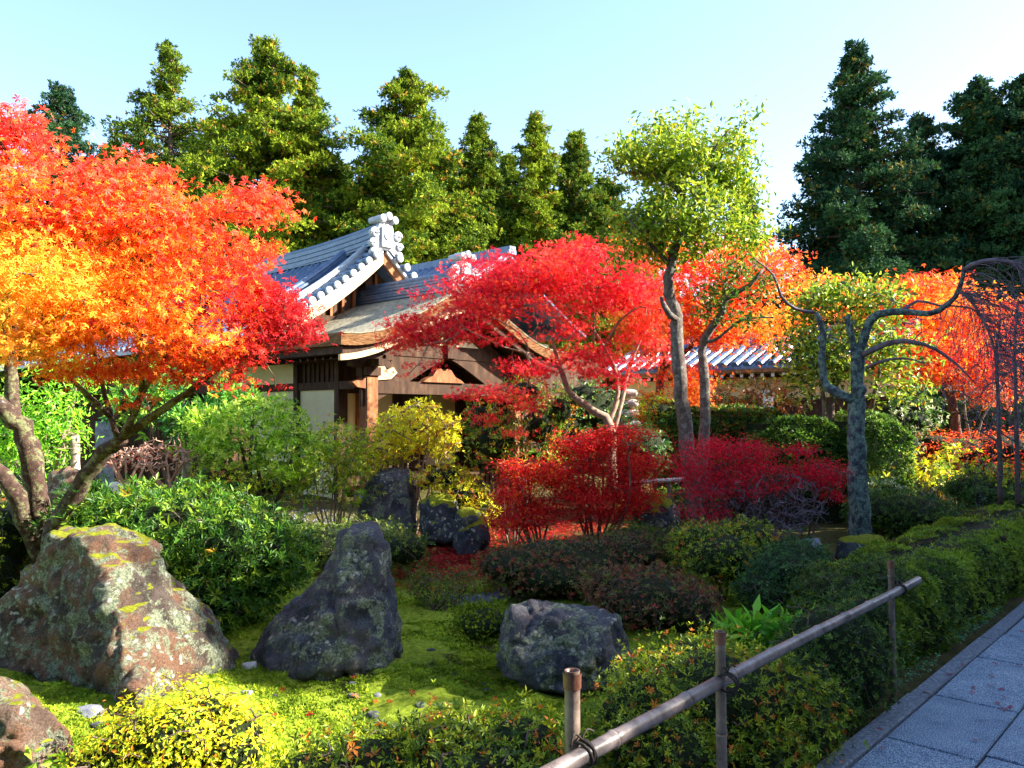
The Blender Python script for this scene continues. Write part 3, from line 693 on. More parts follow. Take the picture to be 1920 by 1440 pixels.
for k in range(5):
    wd = .19-.015*k+(.015 if k % 2 else 0); V, Fc = ubox(UR-wd, UR+wd, PV0+.28, PV1+.6, 4.08+.065*k, 4.08+.065*k+.05); mb.add(V, Fc)
V, Fc = cyl(W(UR, PV0+.2, 4.44), W(UR, PV1+.6, 4.44), .07); mb.add(V, Fc); mb.build('porch_ridge', M['tile'], hall)
onigawara(UR, PV0+.14, 4.36, .72, hall)
# porch posts, beams, brackets
def timber(name, m_, *bx, parent=hall, bev=0):
    mb = MB()
    for b in bx: V, Fc = ubox(*b); mb.add(V, Fc)
    return mb.build(name, m_, parent)
PU = [8.95, 12.9]; PV = 11.95
for u in PU:
    timber('porch_post', M['warmwood'], (u-.12, u+.12, PV-.12, PV+.12, .25, 2.32))
    timber('post_base', M['stone'], (u-.2, u+.2, PV-.2, PV+.2, -.05, .25))
    timber('bracket', M['wood'], (u-.42, u+.42, PV-.09, PV+.09, 2.50, 2.64), (u-.09, u+.09, PV-.42, PV+.42, 2.505, 2.635), (u-.16, u+.16, PV-.16, PV+.16, 2.34, 2.497), (u-.5, u-.32, PV-.1, PV+.1, 2.642, 2.74), (u+.32, u+.5, PV-.1, PV+.1, 2.642, 2.74))
timber('porch_beam', M['wood'], (PU[0]+.125, PU[1]-.125, PV-.08, PV+.08, 2.02, 2.26), (PU[0]-.9, PU[1]+.9, PV-.07, PV+.07, 2.742, 2.9))
# carved beam ends and frog leg strut that catch the light
mb = MB()
plate(mb, [(-1,0),(-.85,.10),(-.55,.22),(-.34,.46),(-.14,.50),(-.05,.42),(.05,.42),(.14,.50),(.34,.46),(.55,.22),(.85,.10),(1,0)], 10.7, PV-.13, PV+.02, 2.262, .55)
mb.build('frog_leg_strut', M['warmwood'], hall)
mb = MB(); plate(mb, [(0,0),(.5,.05),(.75,.25),(.6,.42),(.35,.3),(.2,.5),(0,.45)], PU[0]+.13, PV-.11, PV+.05, 2.262, .6); mb.build('carved_beam_nose', M['boardwood'], hall)
mb = MB(); plate(mb, [(0,0),(-.4,.05),(-.6,.22),(-.4,.3),(0,.4)], PU[0]-.125, PV-.1, PV+.04, 2.1, .5); mb.build('carved_beam_nose', M['warmwood'], hall)
# side wall (left, plane u=8.75) and front wall (plane v=14.15)
WU, WV = 8.75, 14.15
timber('added_shade_wall', M['wood'], (13.3, 13.4, 12.1, WV-.01, -.05, 3.1), (12.0, 13.3, 12.09, 12.15, 2.3, 3.3))  # right porch wall added to keep the sun off the front wall
timber('wall', M['plaster'], (WU, WU+.1, 14.1, 26, -.05, 3.05), (WU+.1, 13.3, WV, WV+.1, -.05, 3.3))
timber('board_wall', M['wood'], (13.3, 19, WV, WV+.1, -.05, 3.3))
timber('side_panel', M['plaster'], (WU+.02, WU+.07, 12.75, 14.0, -.05, 2.1))
for v in (12.63, 14.02, 16.3, 18.6, 21):
    timber('wall_post', M['wood'], (WU-.04, WU+.12, v-.07, v+.07, -.05, 2.95) if v < 14 or v > 14.2 else (WU-.05, WU+.14, v-.075, v+.075, -.05, 2.95))
timber('wall_beam', M['wood'], (WU-.03, WU+.09, 12.08, 12.56, 2.1, 2.25), (WU-.03, WU+.09, 12.70, 13.94, 2.1, 2.25), (WU-.03, WU+.09, 12.08, 13.94, 2.62, 2.95), (WU-.05, WU-.002, 14.1, 26, 2.1, 2.25), (WU-.05, WU-.002, 14.1, 26, .55, .68))
mb = MB()
for v in np.arange(12.8, 13.95, .16): V, Fc = ubox(WU+.01, WU+.04, v, v+.025, 2.25, 2.62); mb.add(V, Fc)
V, Fc = ubox(WU+.042, WU+.06, 12.7, 13.94, 2.25, 2.62); mb.add(V, Fc); mb.build('transom', M['wood'], hall)
for u in (9.2, 9.95, 10.3, 11.3, 12.11, 13.2): timber('door_post', M['warmwood'] if u == 10.3 else M['wood'], (u-.055, u+.055, WV-.06, WV-.002, .3, 3.2))
timber('dark_doorway', M['wood'], (11.36, 12.05, WV-.03, WV-.001, .45, 2.15))
timber('lintel', M['wood'], (8.86, 15, WV-.09, WV-.062, 2.08, 2.26), (8.86, 15, WV-.05, WV-.003, 2.262, 2.95), (8.86, 15, WV-.09, WV-.062, .3, .45))
timber('porch_floor', M['wood'], (8.87, 14.5, 12.8, WV-.1, .25, .35))
mb = MB()
for s in np.arange(0, 1.4, .11):
    V, Fc = ubox(12.0+s, 12.03+s, WV-.12, WV-.095, 2.32, 2.60); mb.add(V, Fc)
mb.build('lattice', M['warmwood'], hall)
# rear hall: a second parallel roof behind the porch
rear = thing('rear_hall', 'long low tiled roof of a rear hall rising just behind the porch ridge', 'temple', W(16, 18, 0))
def zr(s): return 6.05-.72*s+.04*s*s
mb = MB()
prof = [(16-s, zr(s)) for s in np.linspace(0, 3.4, 12)]; V, Fc = sweep(prof, 15.0, 24, .07, 2); mb.add(V, Fc); tiles(mb, prof, np.arange(15.1, 23.9, .27))
prof = [(16+s, zr(s)) for s in np.linspace(0, 3.4, 12)]; V, Fc = sweep(prof, 15.0, 24, .07, 2); mb.add(V, Fc); mb.build('roof', M['tile'], rear)
timber('ridge', M['tile'], (15.85, 16.15, 14.9, 24, 6.02, 6.14), (15.88, 16.12, 14.9, 24, 6.15, 6.24), parent=rear)
timber('wall', M['plaster'], (13.2, 18.8, 16, 23.5, -.05, 3.8), parent=rear)
# ================================================================== CORRIDOR BUILDING (right)
corr = thing('corridor_building', 'low tiled corridor building with white rafter ends behind the red trees', 'building', W(20.6, 11, 0))
def zc(s): return 2.95+.45*s
mb = MB(); prof = [(20.3+s, zc(s)) for s in np.linspace(0, 1.9, 8)]
V, Fc = sweep(prof, 6.5, 15, .07, 2); mb.add(V, Fc); tiles(mb, prof, np.arange(6.6, 14.95, .36), .115); mb.build('roof', M['tile'], corr)
mb = MB(); V, Fc = sweep([(22.2+s, 3.8-.45*s) for s in np.linspace(0, 1.9, 4)], 6.5, 15, .07, 2); mb.add(V, Fc); mb.build('roof', M['tile'], corr)
timber('ridge', M['tile'], (22.05, 22.35, 6.4, 15.1, 3.82, 4.1), parent=corr)
timber('eave_board', M['warmwood'], (20.28, 20.36, 6.5, 15, 2.78, 2.875), parent=corr)
for v in np.arange(8.0, 13.9, .30):
    o = timber('rafter', M['wood'], (20.42, 21.4, v-.045, v+.045, 2.66, 2.76), parent=corr)
    timber('rafter_end', M['whiteplaster'], (20.405, 20.418, v-.045, v+.045, 2.66, 2.76), parent=o)
timber('wall', M['plaster'], (21.3, 21.4, 6.6, 14.9, 2.1, 2.95), parent=corr)
timber('lower_wall', M['wood'], (21.28, 21.4, 6.6, 14.9, -.05, 2.0), (21.2, 21.42, 6.6, 14.9, 2.0, 2.1), parent=corr)
for v in (8.0, 10.2, 12.6): timber('wall_post', M['wood'], (21.18, 21.279, v-.08, v+.08, -.05, 1.999), parent=corr)
q = P(1440, 745, 21.0)
sg = thing('white_signpost', 'white painted post standing in front of the corridor building wall', 'post', (q[0], q[1], 0))
mb = MB(); V, Fc = box((q[0]-.11, q[1]-.08, -.05), (q[0]+.11, q[1]+.08, P(0, 731, 21)[2])); mb.add(V, Fc); mb.build('shaft', M['whiteplaster'], sg)
mb = MB(); V, Fc = box((q[0]-.13, q[1]-.1, P(0, 730.5, 21)[2]), (q[0]+.13, q[1]+.1, P(0, 728, 21)[2])); mb.add(V, Fc); mb.build('cap', M['stone'], sg)
# dark shed behind the stumps at far left
shed = thing('garden_shed', 'dark board shed with grey plank door behind the orange maple', 'shed', P(300, 830, 13)*[1, 1, 0])
for nm, m_, a, b in (('wall', 'wood', P(150, 930, 13), P(470, 735, 14.2)), ('door', 'stone', P(178, 925, 12.97), P(215, 790, 12.99)), ('roof', 'wood', P(130, 738, 12.7), P(490, 722, 14.5))):
    lo = np.minimum(a, b); hi = np.maximum(a, b)
    if nm != 'roof': lo[2] = -.05
    mb = MB(); V, Fc = box(lo, hi); mb.add(V, Fc); mb.build(nm, M[m_], shed)
mb = MB()
for k in range(16):
    a = P(222+k*15, 900, 12.96); V, Fc = box((a[0]-.012, a[1], 0), (a[0]+.012, a[1]+.035, 1.95)); mb.add(V, Fc)
mb.build('battens', M['wood'], shed)
# stumps / posts at left
def stump(name, label, px, Yp, top, r, mt, cat='post', group=None):
    b = foot(px, Yp); rt = thing(name, label, cat, b, group); tp = P(px, top, Yp); g = np.random.default_rng(int(px))
    pts = spline([b-[0,0,.1], (b+tp)/2+[.01,0,0], tp], 14); V, Fc = tube(pts, np.linspace(r*1.12, r, 14)[:, None]*(1+.06*g.normal(size=(14, 14))), 14)
    MB().add(V, Fc).build('shaft', mt, rt, True)
    V, Fc = cyl(tp, tp+[0, 0, .02], r*1.0, 14); MB().add(V, Fc).build('cut_top', M['palewood'], rt); return rt
M['postlichen'] = lichen_bark('weathered post wood', [(.3, (.22,.16,.12)), (.7, (.42,.34,.27))], [(.3, (.5,.5,.42)), (.7, (.7,.7,.6))], .52, 9)
stump('short_post', 'short sunlit round post with pale lichen between the mossy trunk and the leaning maple', 140, 9.5, 818, .052, M['postlichen'])
stump('wooden_post', 'brown round post standing beside the bare coral shrub', 350, 9.6, 846, .055, M['postlichen'])
# stacked stone steps near red maple
rs = np.random.default_rng(3)
for k, (x0, x1, y) in enumerate(((1165, 1196, 738), (1166, 1198, 757), (1164, 1200, 775))):
    sil = [(x0, y+8), (x0+2, y-6), (x0+10, y-9), (x1-6, y-8), (x1, y-5), (x1, y+7)]
    sil = [(a, b-0) for a, b in sil]; Y_ = 15.+.0
    pts = [P(a, b, Y_) for a, b in sil]+[P(a, b, Y_+.5) for a, b in sil]
    rock('wall_stone', ['topmost of three sunlit blocks stacked behind the red maple trunk', 'middle of three sunlit blocks stacked behind the red maple trunk', 'lowest of three sunlit blocks stacked behind the red maple trunk'][k], pts, M['palestone'], k+30, .015, 4, 'sunlit stacked blocks', 'stone', .06)
pts = [P(a, b, 15.) for a, b in ((1158, 786), (1202, 786), (1206, 800), (1155, 800))]; pts += [p+[0, .6, 0] for p in pts]+[[p[0], p[1], -.1] for p in pts]
rock('footing_stone', 'dark footing stone under the stacked sunlit blocks', pts, M['rock_dark'], 37, .02, 3, None, 'stone', .1)
# pale horizontal log
a, b = P(1162, 909, 9.3), P(1284, 899, 9.6)
rt = thing('log_barrier', 'pale horizontal log lying on two short legs behind the red azaleas', 'barrier', foot(1223, 9.4))
V, Fc = tube(spline([a, (a+b)/2+[0, 0, .01], b], 10), .027, 10); MB().add(V, Fc).build('log', M['palestone'], rt, True)
for q in (a*.8+b*.2, a*.25+b*.75):
    V, Fc = cyl(np.array([q[0], q[1]+.0, -.05]), q-[0, 0, .026], .025, 10); MB().add(V, Fc).build('leg', M['bark'], rt, True)
# straw fence at right
rt = thing('straw_fence', 'pale sunlit straw fence below the orange red shrub', 'fence', foot(1720, 13))
for k, (x0, x1) in enumerate(((1640, 1700), (1701, 1765), (1766, 1830))):
    a, b = P(x0, 935, 13.2), P(x1, 862, 12.8 if k < 2 else 12.6); mb = MB(); n = 46; g = np.random.default_rng(k+4)
    for t_ in np.linspace(0, 1, n):
        x = a[0]+(b[0]-a[0])*t_; y = a[1]+(b[1]-a[1])*t_+g.normal()*.012
        V, Fc = tube(np.array([[x, y, -.05], [x+g.normal()*.012, y, .45], [x+g.normal()*.02, y+g.normal()*.01, b[2]+g.normal()*.03]]), .012, 4, False); mb.add(V, Fc)
    mb.build('straw_panel', M['straw'], rt)
    V, Fc = tube(np.array([[a[0], a[1]-.03, .62], [b[0], b[1]-.03, .62]]), .014, 6); MB().add(V, Fc).build('binding_rail', M['bamboo'], rt)

# ================================================================== ROCKS
rk = [rockpts([(60, 1320), (52, 1100), (72, 1030), (92, 1000), (150, 986), (215, 984), (262, 1002), (296, 1035), (315, 1080), (330, 1290)], 5.0, .8,
             [(150, 1012, 4.85), (205, 1075, 4.7), (188, 1180, 4.5), (230, 1240, 4.38), (258, 1330, 4.2), (120, 1330, 4.75), (100, 1050, 4.95), (320, 1290, 4.6), (290, 1150, 4.8)]),
      rockpts([(200, 1300), (290, 1060), (385, 1130), (418, 1190), (446, 1255), (444, 1292)], 5.0, .6, [(330, 1300, 4.55), (270, 1200, 4.5), (400, 1210, 4.85), (262, 1325, 4.3)]),
      rockpts([(-80, 1310), (-60, 1215), (0, 1168), (30, 1110), (58, 1060), (130, 1100), (140, 1320)], 5.05, .6, [(20, 1200, 4.95), (-10, 1325, 4.85), (110, 1325, 4.7)])]
rock('garden_rock', 'largest boulder, brown with pale lichen and yellow moss on its flat top', rk, M['rock_big'], 1, .045, 6, edge=.024)
rk = rockpts([(-90, 1440), (-60, 1300), (0, 1272), (45, 1290), (95, 1325), (125, 1375), (133, 1440)], 3.35, .5, [(-20, 1330, 3.15), (40, 1330, 3.2), (95, 1480, 3.1), (-40, 1500, 3.1)])
rock('garden_rock', 'sunlit reddish brown boulder cut off by the bottom left corner', rk, M['rock_warm'], 4, .03, 6, edge=.02)
rk = [rockpts([(600, 1240), (602, 1090), (622, 1030), (634, 995), (660, 984), (704, 985), (722, 1020), (738, 1065), (752, 1110), (758, 1160), (752, 1235), (742, 1258)], 5.25, .4,
             [(655, 1002, 5.12), (698, 1000, 5.15), (635, 1110, 5.0), (650, 1265, 4.78), (735, 1248, 4.95), (700, 1120, 5.0)]),
      rockpts([(470, 1228), (492, 1182), (536, 1130), (572, 1102), (604, 1075), (660, 1090), (660, 1240)], 5.2, .35, [(560, 1264, 4.8), (500, 1255, 5.0), (620, 1150, 4.95), (650, 1262, 4.78)])]
rock('garden_rock', 'tall pointed dark grey rock leaning left in the middle of the moss', rk, M['rock_dark'], 7, .034, 6, edge=.022)
rk = rockpts([(925, 1225), (938, 1170), (955, 1132), (1010, 1126), (1075, 1138), (1140, 1146), (1160, 1150), (1172, 1190), (1190, 1240), (1180, 1285)], 4.75, .4,
             [(960, 1150, 4.6), (1150, 1165, 4.6), (940, 1270, 4.5), (1060, 1298, 4.4), (1150, 1298, 4.45), (1050, 1160, 4.55), (1120, 1230, 4.42), (960, 1230, 4.48)])
rock('garden_rock', 'low flat topped dark rock with grey lichen behind the nearest bamboo post', rk, M['rock_dark'], 9, .03, 6, edge=.02)
rk = rockpts([(662, 990), (680, 930), (694, 884), (715, 877), (768, 880), (778, 905), (783, 990)], 10.2, .5, [(700, 895, 9.95), (765, 893, 9.95), (690, 1005, 9.8), (775, 1005, 9.8)])
rock('garden_rock', 'dark tapering stump shaped rock below the yellow shrub', rk, M['rock_dark'], 12, .04, 5, edge=.05)
rk = rockpts([(785, 1000), (790, 940), (815, 922), (850, 925), (862, 945), (870, 1010)], 9.6, .5, [(805, 945, 9.4), (850, 950, 9.35), (800, 1015, 9.3), (865, 1018, 9.3)])
rock('garden_rock', 'dark mossy rock with a fern green cap right of the stump shaped rock', rk, M['rock_mossy'], 14, .05, 5, edge=.05)
rk = rockpts([(850, 1010), (860, 960), (890, 948), (912, 962), (918, 1012)], 9.3, .5, [(870, 975, 9.1), (905, 980, 9.1), (860, 1022, 9.0), (912, 1020, 9.0)])
rock('garden_rock', 'smaller black rock tucked against the mossy rock beside the red azalea', rk, M['rock_mossy'], 15, .05, 5, edge=.05)
rk = rockpts([(1178, 1000), (1185, 950), (1205, 925), (1232, 918), (1258, 935), (1272, 965), (1278, 1003)], 9.0, .5, [(1200, 960, 8.8), (1255, 965, 8.8), (1190, 1018, 8.7), (1270, 1018, 8.7)])
rock('garden_rock', 'rounded rock with moss on top at the foot of the tall green tree', rk, M['rock_mossy'], 17, .04, 5, edge=.045)
rk = rockpts([(1488, 1045), (1492, 1018), (1510, 1008), (1535, 1008), (1544, 1025), (1546, 1050)], 7.6, .3, [(1500, 1055, 7.4), (1540, 1055, 7.4), (1515, 1020, 7.5)])
rock('garden_rock', 'small pale blue rock between the dark shrub and the lichen tree', rk, M['stone'], 19, .008, 5, edge=.02)
rk = rockpts([(1566, 1050), (1570, 1008), (1600, 1001), (1652, 1000), (1660, 1010), (1662, 1050)], 8.0, .5, [(1575, 1050, 7.8), (1655, 1050, 7.8), (1580, 1015, 7.85), (1650, 1015, 7.85)])
rock('garden_rock', 'flat stone under bright moss at the foot of the lichen tree', rk, M['rock_mossy'], 21, .02, 5, edge=.04)
rk = rockpts([(196, 922), (204, 904), (222, 900), (236, 912), (240, 925)], 8.3, .2, [(200, 926, 8.2), (235, 926, 8.2)])
rock('garden_rock', 'small white rock peeking over the green shrub at left', rk, M['palestone'], 23, .015, 4, edge=.03)
rk = rockpts([(88, 925), (95, 885), (125, 872), (150, 885), (158, 925)], 9.0, .4, [(95, 930, 8.8), (150, 930, 8.8)])
rock('garden_rock', 'brown rock behind the mossy trunks at the left edge', rk, M['rock_warm'], 25, .03, 4, edge=.04)
rk = rockpts([(1718, 948), (1725, 925), (1745, 920), (1762, 935), (1765, 950)], 11.2, .3, [(1725, 955, 11), (1760, 955, 11)])
rock('garden_rock', 'small dark rock in front of the straw fence', rk, M['rock_dark'], 27, .02, 4, edge=.05)
# flat stones and small stones on the moss
def flatstone(label, px, py, wpx, mt, seed, hz_=.03, group=None, name='flat_stone'):
    Yp = 2400/(py-780)*.985; c = foot(px, Yp); r = wpx/2/F0*Yp; g = np.random.default_rng(seed)
    pts = [c+np.array([math.cos(a)*r*g.uniform(.75, 1.1), math.sin(a)*r*g.uniform(.5, .9), h]) for a in np.linspace(0, 6.28, 8)[:-1] for h in (-.04, hz_*g.uniform(.6, 1))]
    rock(name, label, pts, mt, seed, r*.06, 3, group, 'stone', max(.015, r*.25))
flatstone('light blue flat stone between the largest boulder and the pointed rock', 468, 1246, 34, M['palestone'], 40)
flatstone('long pale flat stone behind the yellow bush under the largest boulder', 165, 1342, 60, M['stone'], 41)
flatstone('dark stone wedged beside the long pale flat stone', 182, 1360, 30, M['rock_dark'], 42)
g = np.random.default_rng(8)
for k in range(34):
    px = g.uniform(455, 1010); py = g.uniform(1195, 1400)
    if 470 < px < 765 and py < 1275: continue
    if px > 930 and py < 1310: continue
    flatstone('small dark stone sunk in the bright green moss', px, py, g.uniform(10, 34), M['rock_dark'] if k % 4 else M['stone'], 50+k, g.uniform(.008, .022), 'small stones in the moss', 'moss_stone')
# gravel patch
mb = MB(); g = np.random.default_rng(21)
for (px, py, wx, wy, n) in ((910, 1128, 75, 9, 420), (1095, 1118, 60, 7, 160), (590, 975, 60, 14, 260)):
    for k in range(n):
        x = px+g.normal()*wx*.45; y = max(py+g.normal()*wy*.5, 900); Yp = 2400/(y-780); c = foot(x, Yp); V, Fc = ico(1)
        V = V*g.uniform(.5, 1.2, (1, 3))*g.uniform(.008, .018)+c+[0, 0, .022]; mb.add(V, Fc)
tag(mb.build('gravel', M['stone']), 'small pale gravel scattered between the rocks', 'gravel', kind='stuff')
# ================================================================== GROUND COVER
def scatter(px0, px1, py0, py1, n, rng):
    px = rng.uniform(px0, px1, n); py = rng.uniform(py0, py1, n); return px, py
g = np.random.default_rng(77)
mb = MB(); n = 120000
x = g.uniform(-3.0, 2.4, n); y = 2.5+5.2*g.random(n)**1.25
vv_ = -.731*x+.682*y; pn = np.stack([x, y, 0*x], -1)
k = (vv_ > 1.7) & (nz(pn, 3.2, 5) > -.36) & (nz(pn, 13, 9)+.25*nz(pn, 41, 2) > -.52) & (abs(x/y) < .72); x, y, pn = x[k], y[k], pn[k]
C = np.stack([x, y, gz(x, y)+.018*nz(pn, 9)+.013*nz(pn, 27, 4)], -1); n = len(C)
cl = np.clip(.5+.8*nz(pn, 14, 2)[:, None]+g.normal(size=(n, 1))*.2, 0, 1)
cols = (1-cl)*np.array([[.14, .22, .015]])+cl*np.array([[.50, .62, .05]])
leaves(mb, C, g.normal(size=(n, 3))*.3+[0, 0, 1], .017*g.uniform(.6, 1.4, n), MOSS, cols, g)
tag(mb.build('moss', M['moss_tuft']), 'bright yellow green moss carpet between the boulders', 'moss', kind='stuff')
# red leaf litter
mb = MB()
for (px, py, wx, wy, n) in ((870, 1055, 130, 40, 6500), (990, 1008, 110, 26, 3600), (1090, 985, 130, 26, 3300), (1000, 960, 160, 16, 2000), (1500, 950, 160, 14, 500), (1790, 945, 40, 8, 700), (800, 1350, 260, 70, 22), (560, 1330, 120, 60, 10)):
    X_ = px+g.normal(size=n)*wx*.5; Y_ = np.maximum(py+g.normal(size=n)*wy*.5, 930); Yp = 2400/(Y_-780); xx = (X_-960)/F0*Yp
    C = np.stack([xx, Yp, gz(xx, Yp)+.02+g.random(n)*.015], -1)
    leaves(mb, C, g.normal(size=(n, 3))*.3+[0, -.1, 1], .032*g.uniform(.7, 1.2, n), STAR5, pal(g, n, [((.38,.010,.015), 5), ((.58,.05,.02), 2), ((.18,.01,.012), 3), ((.45,.18,.04), .6)]), g)
tag(mb.build('leaf_litter', M['maple']), 'carpet of fallen red maple leaves under the red trees', 'fallen leaves', kind='stuff')
# single leaves on the path
for k in range(22):
    px = g.uniform(1640, 1915); py = g.uniform(1150, 1435); Yp = 2400/(py-780); xx = (px-960)/F0*Yp
    v = -.731*xx+.682*Yp
    if v > 1.46: continue
    mb = MB(); C = np.array([[xx, Yp, .016]])
    leaves(mb, C, np.array([[g.normal()*.2, g.normal()*.2, 1]]), .03*g.uniform(.8, 1.3, 1), STAR5, pal(g, 1, [((.30,.02,.06), 3), ((.45,.05,.03), 1)]), g)
    tag(mb.build('fallen_leaf', M['maple']), 'small dark red maple leaf fallen on the granite path', 'leaf', 'fallen leaves on the path')
# low ivy at the kerb
mb = MB(); n = 700; u = g.uniform(3.4, 7.5, n); v = 1.5+abs(g.normal(size=n))*.07; C = W(u, v, .01+g.random(n)*.05)
k = nz(C, 3.0) > -.1; C = C[k]; n = len(C)
leaves(mb, C, g.normal(size=(n, 3))*.4+[.3, -.3, 1], .03*g.uniform(.5, 1.1, n), OVAL, pal(g, n, [((.05,.20,.09), 3), ((.09,.28,.10), 2)]), g)
tag(mb.build('ground_ivy', M['leaf']), 'small green creeping leaves along the kerb under the hedge', 'ground cover', kind='stuff')

# ================================================================== CONIFERS
def conifer_meshes(seed, nb, openness, top_round):
    """unit-height tree: foliage clumps on branches, plus the branch segments"""
    r = np.random.default_rng(seed); Cs = []; Ns = []; A = []; B = []; ra = []
    for i in range(nb):
        h = (i+.5)/nb; h = 1-(1-h)**.8; az = i*2.4+r.normal()*.5
        env = min((1-h)**top_round*1.1+.03, .66+.36*(1-h))
        env *= 1+.16*math.sin(az*2+h*9+seed)+.15*math.sin(h*31+az*1.5+seed)+.12*r.normal()
        env = max(env, .06); z0 = .08+.90*h; dr = np.array([math.cos(az), math.sin(az), 0])
        e = dr*env+np.array([0, 0, z0-.075*env*(1-h)+.012]); s0 = np.array([0, 0, z0-.01]); A.append(s0); B.append(e); ra.append(.05*env+.006)
        nc = max(2, int(6.5*env*openness)+1)
        for q in range(nc):
            f = (.30+.70*(q+r.random()*.5)/nc)*r.uniform(.94, 1.1); c = s0*(1-f)+e*f
            k = (.07+.05*r.random())*min(1.05, .28+1.3*env)
            c = c+r.normal(size=3)*np.array([.05, .05, .006])*min(1, .2+env*1.6); m = int(50*openness)
            dd = unit(r.normal(size=(m, 3))); dd[:, 2] = abs(dd[:, 2])*.9-.25
            cc = c+dd*(r.random((m, 1))**.35)*np.array([k*1.35, k*1.35, k*.17]); Cs.append(cc)
            Ns.append(dd*1.2+dr*.35+np.array([0, 0, .45])+r.normal(size=(m, 3))*.35)
    C = np.concatenate(Cs); Nn = np.concatenate(Ns); return C, Nn, np.array(A), np.array(B), np.array(ra)
CONV = [conifer_meshes(1, 220, 1.0, .74), conifer_meshes(2, 260, 1.05, .60), conifer_meshes(3, 180, .9, .66)]
_cc = {}
def conifer(label, px, top, Yp, wpx, var, pl, seed, group, zbase=0., sizek=1.):
    """a tall cryptomeria: top row of the photo, width in photo pixels at the widest"""
    x = (px-960)/F0*Yp; H = P(0, top, Yp)[2]-zbase; Rm = wpx/2/F0*Yp*(1.36 if 8 < seed < 30 else 1.62)
    root = thing('conifer_tree', label, 'conifer', (x, Yp, zbase-.1), group); r = np.random.default_rng(seed)
    C, Nn, A, B, ra = CONV[var]; sc = np.array([Rm, Rm, H]); rot = r.uniform(0, 6.28); cs, sn = math.cos(rot), math.sin(rot)
    Rz = np.array([[cs, -sn, 0], [sn, cs, 0], [0, 0, 1]]); T = lambda p: (p*sc)@Rz.T+np.array([x, Yp, zbase])
    n = len(C); Cw = T(C)+r.normal(size=(n, 3))*.08; cl = np.clip(.5+.5*nz(Cw, 1.1, seed)[:, None]+.3*r.normal(size=(n, 1)), 0, 1)
    cols = (1-cl)*np.array([pl[0]])+cl*np.array([pl[1]]); kk = r.random(n) < .05; cols[kk] = pl[2]
    mb = MB(); leaves(mb, Cw, Nn@Rz.T, .19*sizek*r.uniform(.5, 1.3, n), SPR, cols, r); mb.build('crown', M['conifer'], root)
    mb = MB(); tp = np.array([[x, Yp, zbase-.1], [x+.05, Yp, zbase+H*.5], [x, Yp, zbase+H*.98]]); rb = H*.018
    V, Fc = tube(spline(tp, 14), np.linspace(rb, .03, 14), 10); mb.add(V, Fc)
    V, Fa = edges_tubes(T(A), T(B), np.full(len(A), rb*.22), np.full(len(A), .012), 4); mb.add(V, Fa); mb.build('trunk', M['bark'], root, True)
LIT = [(.025,.07,.008), (.27,.34,.018), (.42,.22,.03)]; LIT2 = [(.02,.06,.008), (.19,.26,.02), (.28,.15,.03)]; DK = [(.010,.038,.022), (.05,.12,.035), (.16,.12,.02)]  # sunlit and backlit foliage tones, the light put into the palettes
gA = 'tall conifers behind the temple'; gB = 'tall dark conifers at the right'
for q in (
 ('dark pointed conifer standing farthest left beyond the orange maple', 112, 150, 40, 250, 0, DK, 1, gA),
 ('tall rounded conifer with gaps of sky in its crown, second from the left', 318, 72, 36, 205, 2, LIT2, 2, gA),
 ('tallest sunlit yellow green conifer, left of the temple ridge', 500, 66, 33, 235, 1, LIT, 3, gA),
 ('narrow conifer close against the right side of the tallest sunlit one', 578, 122, 34.5, 130, 0, LIT2, 4, gA),
 ('broad conifer directly above the temple ridge end', 762, 128, 34, 230, 1, LIT, 5, gA),
 ('smaller conifer right of the broad one above the ridge end', 895, 208, 36, 150, 0, LIT2, 6, gA),
 ('thin topped conifer above the red maple', 1005, 206, 37, 150, 0, LIT, 7, gA),
 ('short conifer touching the tall green tree from the left', 1078, 240, 38, 150, 0, LIT2, 8, gA),
 ('lone tall dark conifer left of the right hand group', 1606, 74, 31, 260, 0, DK, 9, gB),
 ('lower dark conifer between the lone tall one and the right edge group', 1728, 205, 33, 190, 2, DK, 10, gB),
 ('dark conifer with a broad top near the right edge', 1836, 142, 32, 210, 1, DK, 11, gB),
 ('dark conifer cut by the right edge of the view', 1925, 130, 31, 220, 1, DK, 12, gB)): conifer(*q)
# lower second row that closes the gaps
for k, (px, top, Yp, wpx) in enumerate(((30, 330, 37, 200), (215, 262, 38, 190), (400, 215, 38, 170), (640, 300, 38, 170), (690, 330, 36, 150), (835, 300, 39, 160), (950, 285, 40, 150), (1130, 330, 38, 150), (1160, 400, 30, 160), (1395, 330, 41, 90), (1800, 400, 37, 150), (1900, 330, 38, 170), (1560, 400, 36, 120))):
    conifer(['shorter conifer in the gap %s' % w_ for w_ in ('above the left edge of the orange maple', 'left of the rounded conifer', 'between the rounded and the tallest sunlit conifers', 'right of the tallest sunlit conifer', 'just left of the broad conifer', 'right of the broad conifer', 'between the two thin conifers', 'left of the tall green tree', 'low behind the tall green tree', 'thin and pale right of the tall green tree', 'behind the lower dark conifer', 'behind the right edge group', 'left under the lone tall conifer')][k],
            px, top, Yp, wpx, k % 3, LIT2 if px < 1300 else DK, 30+k, gA if px < 1300 else gB)
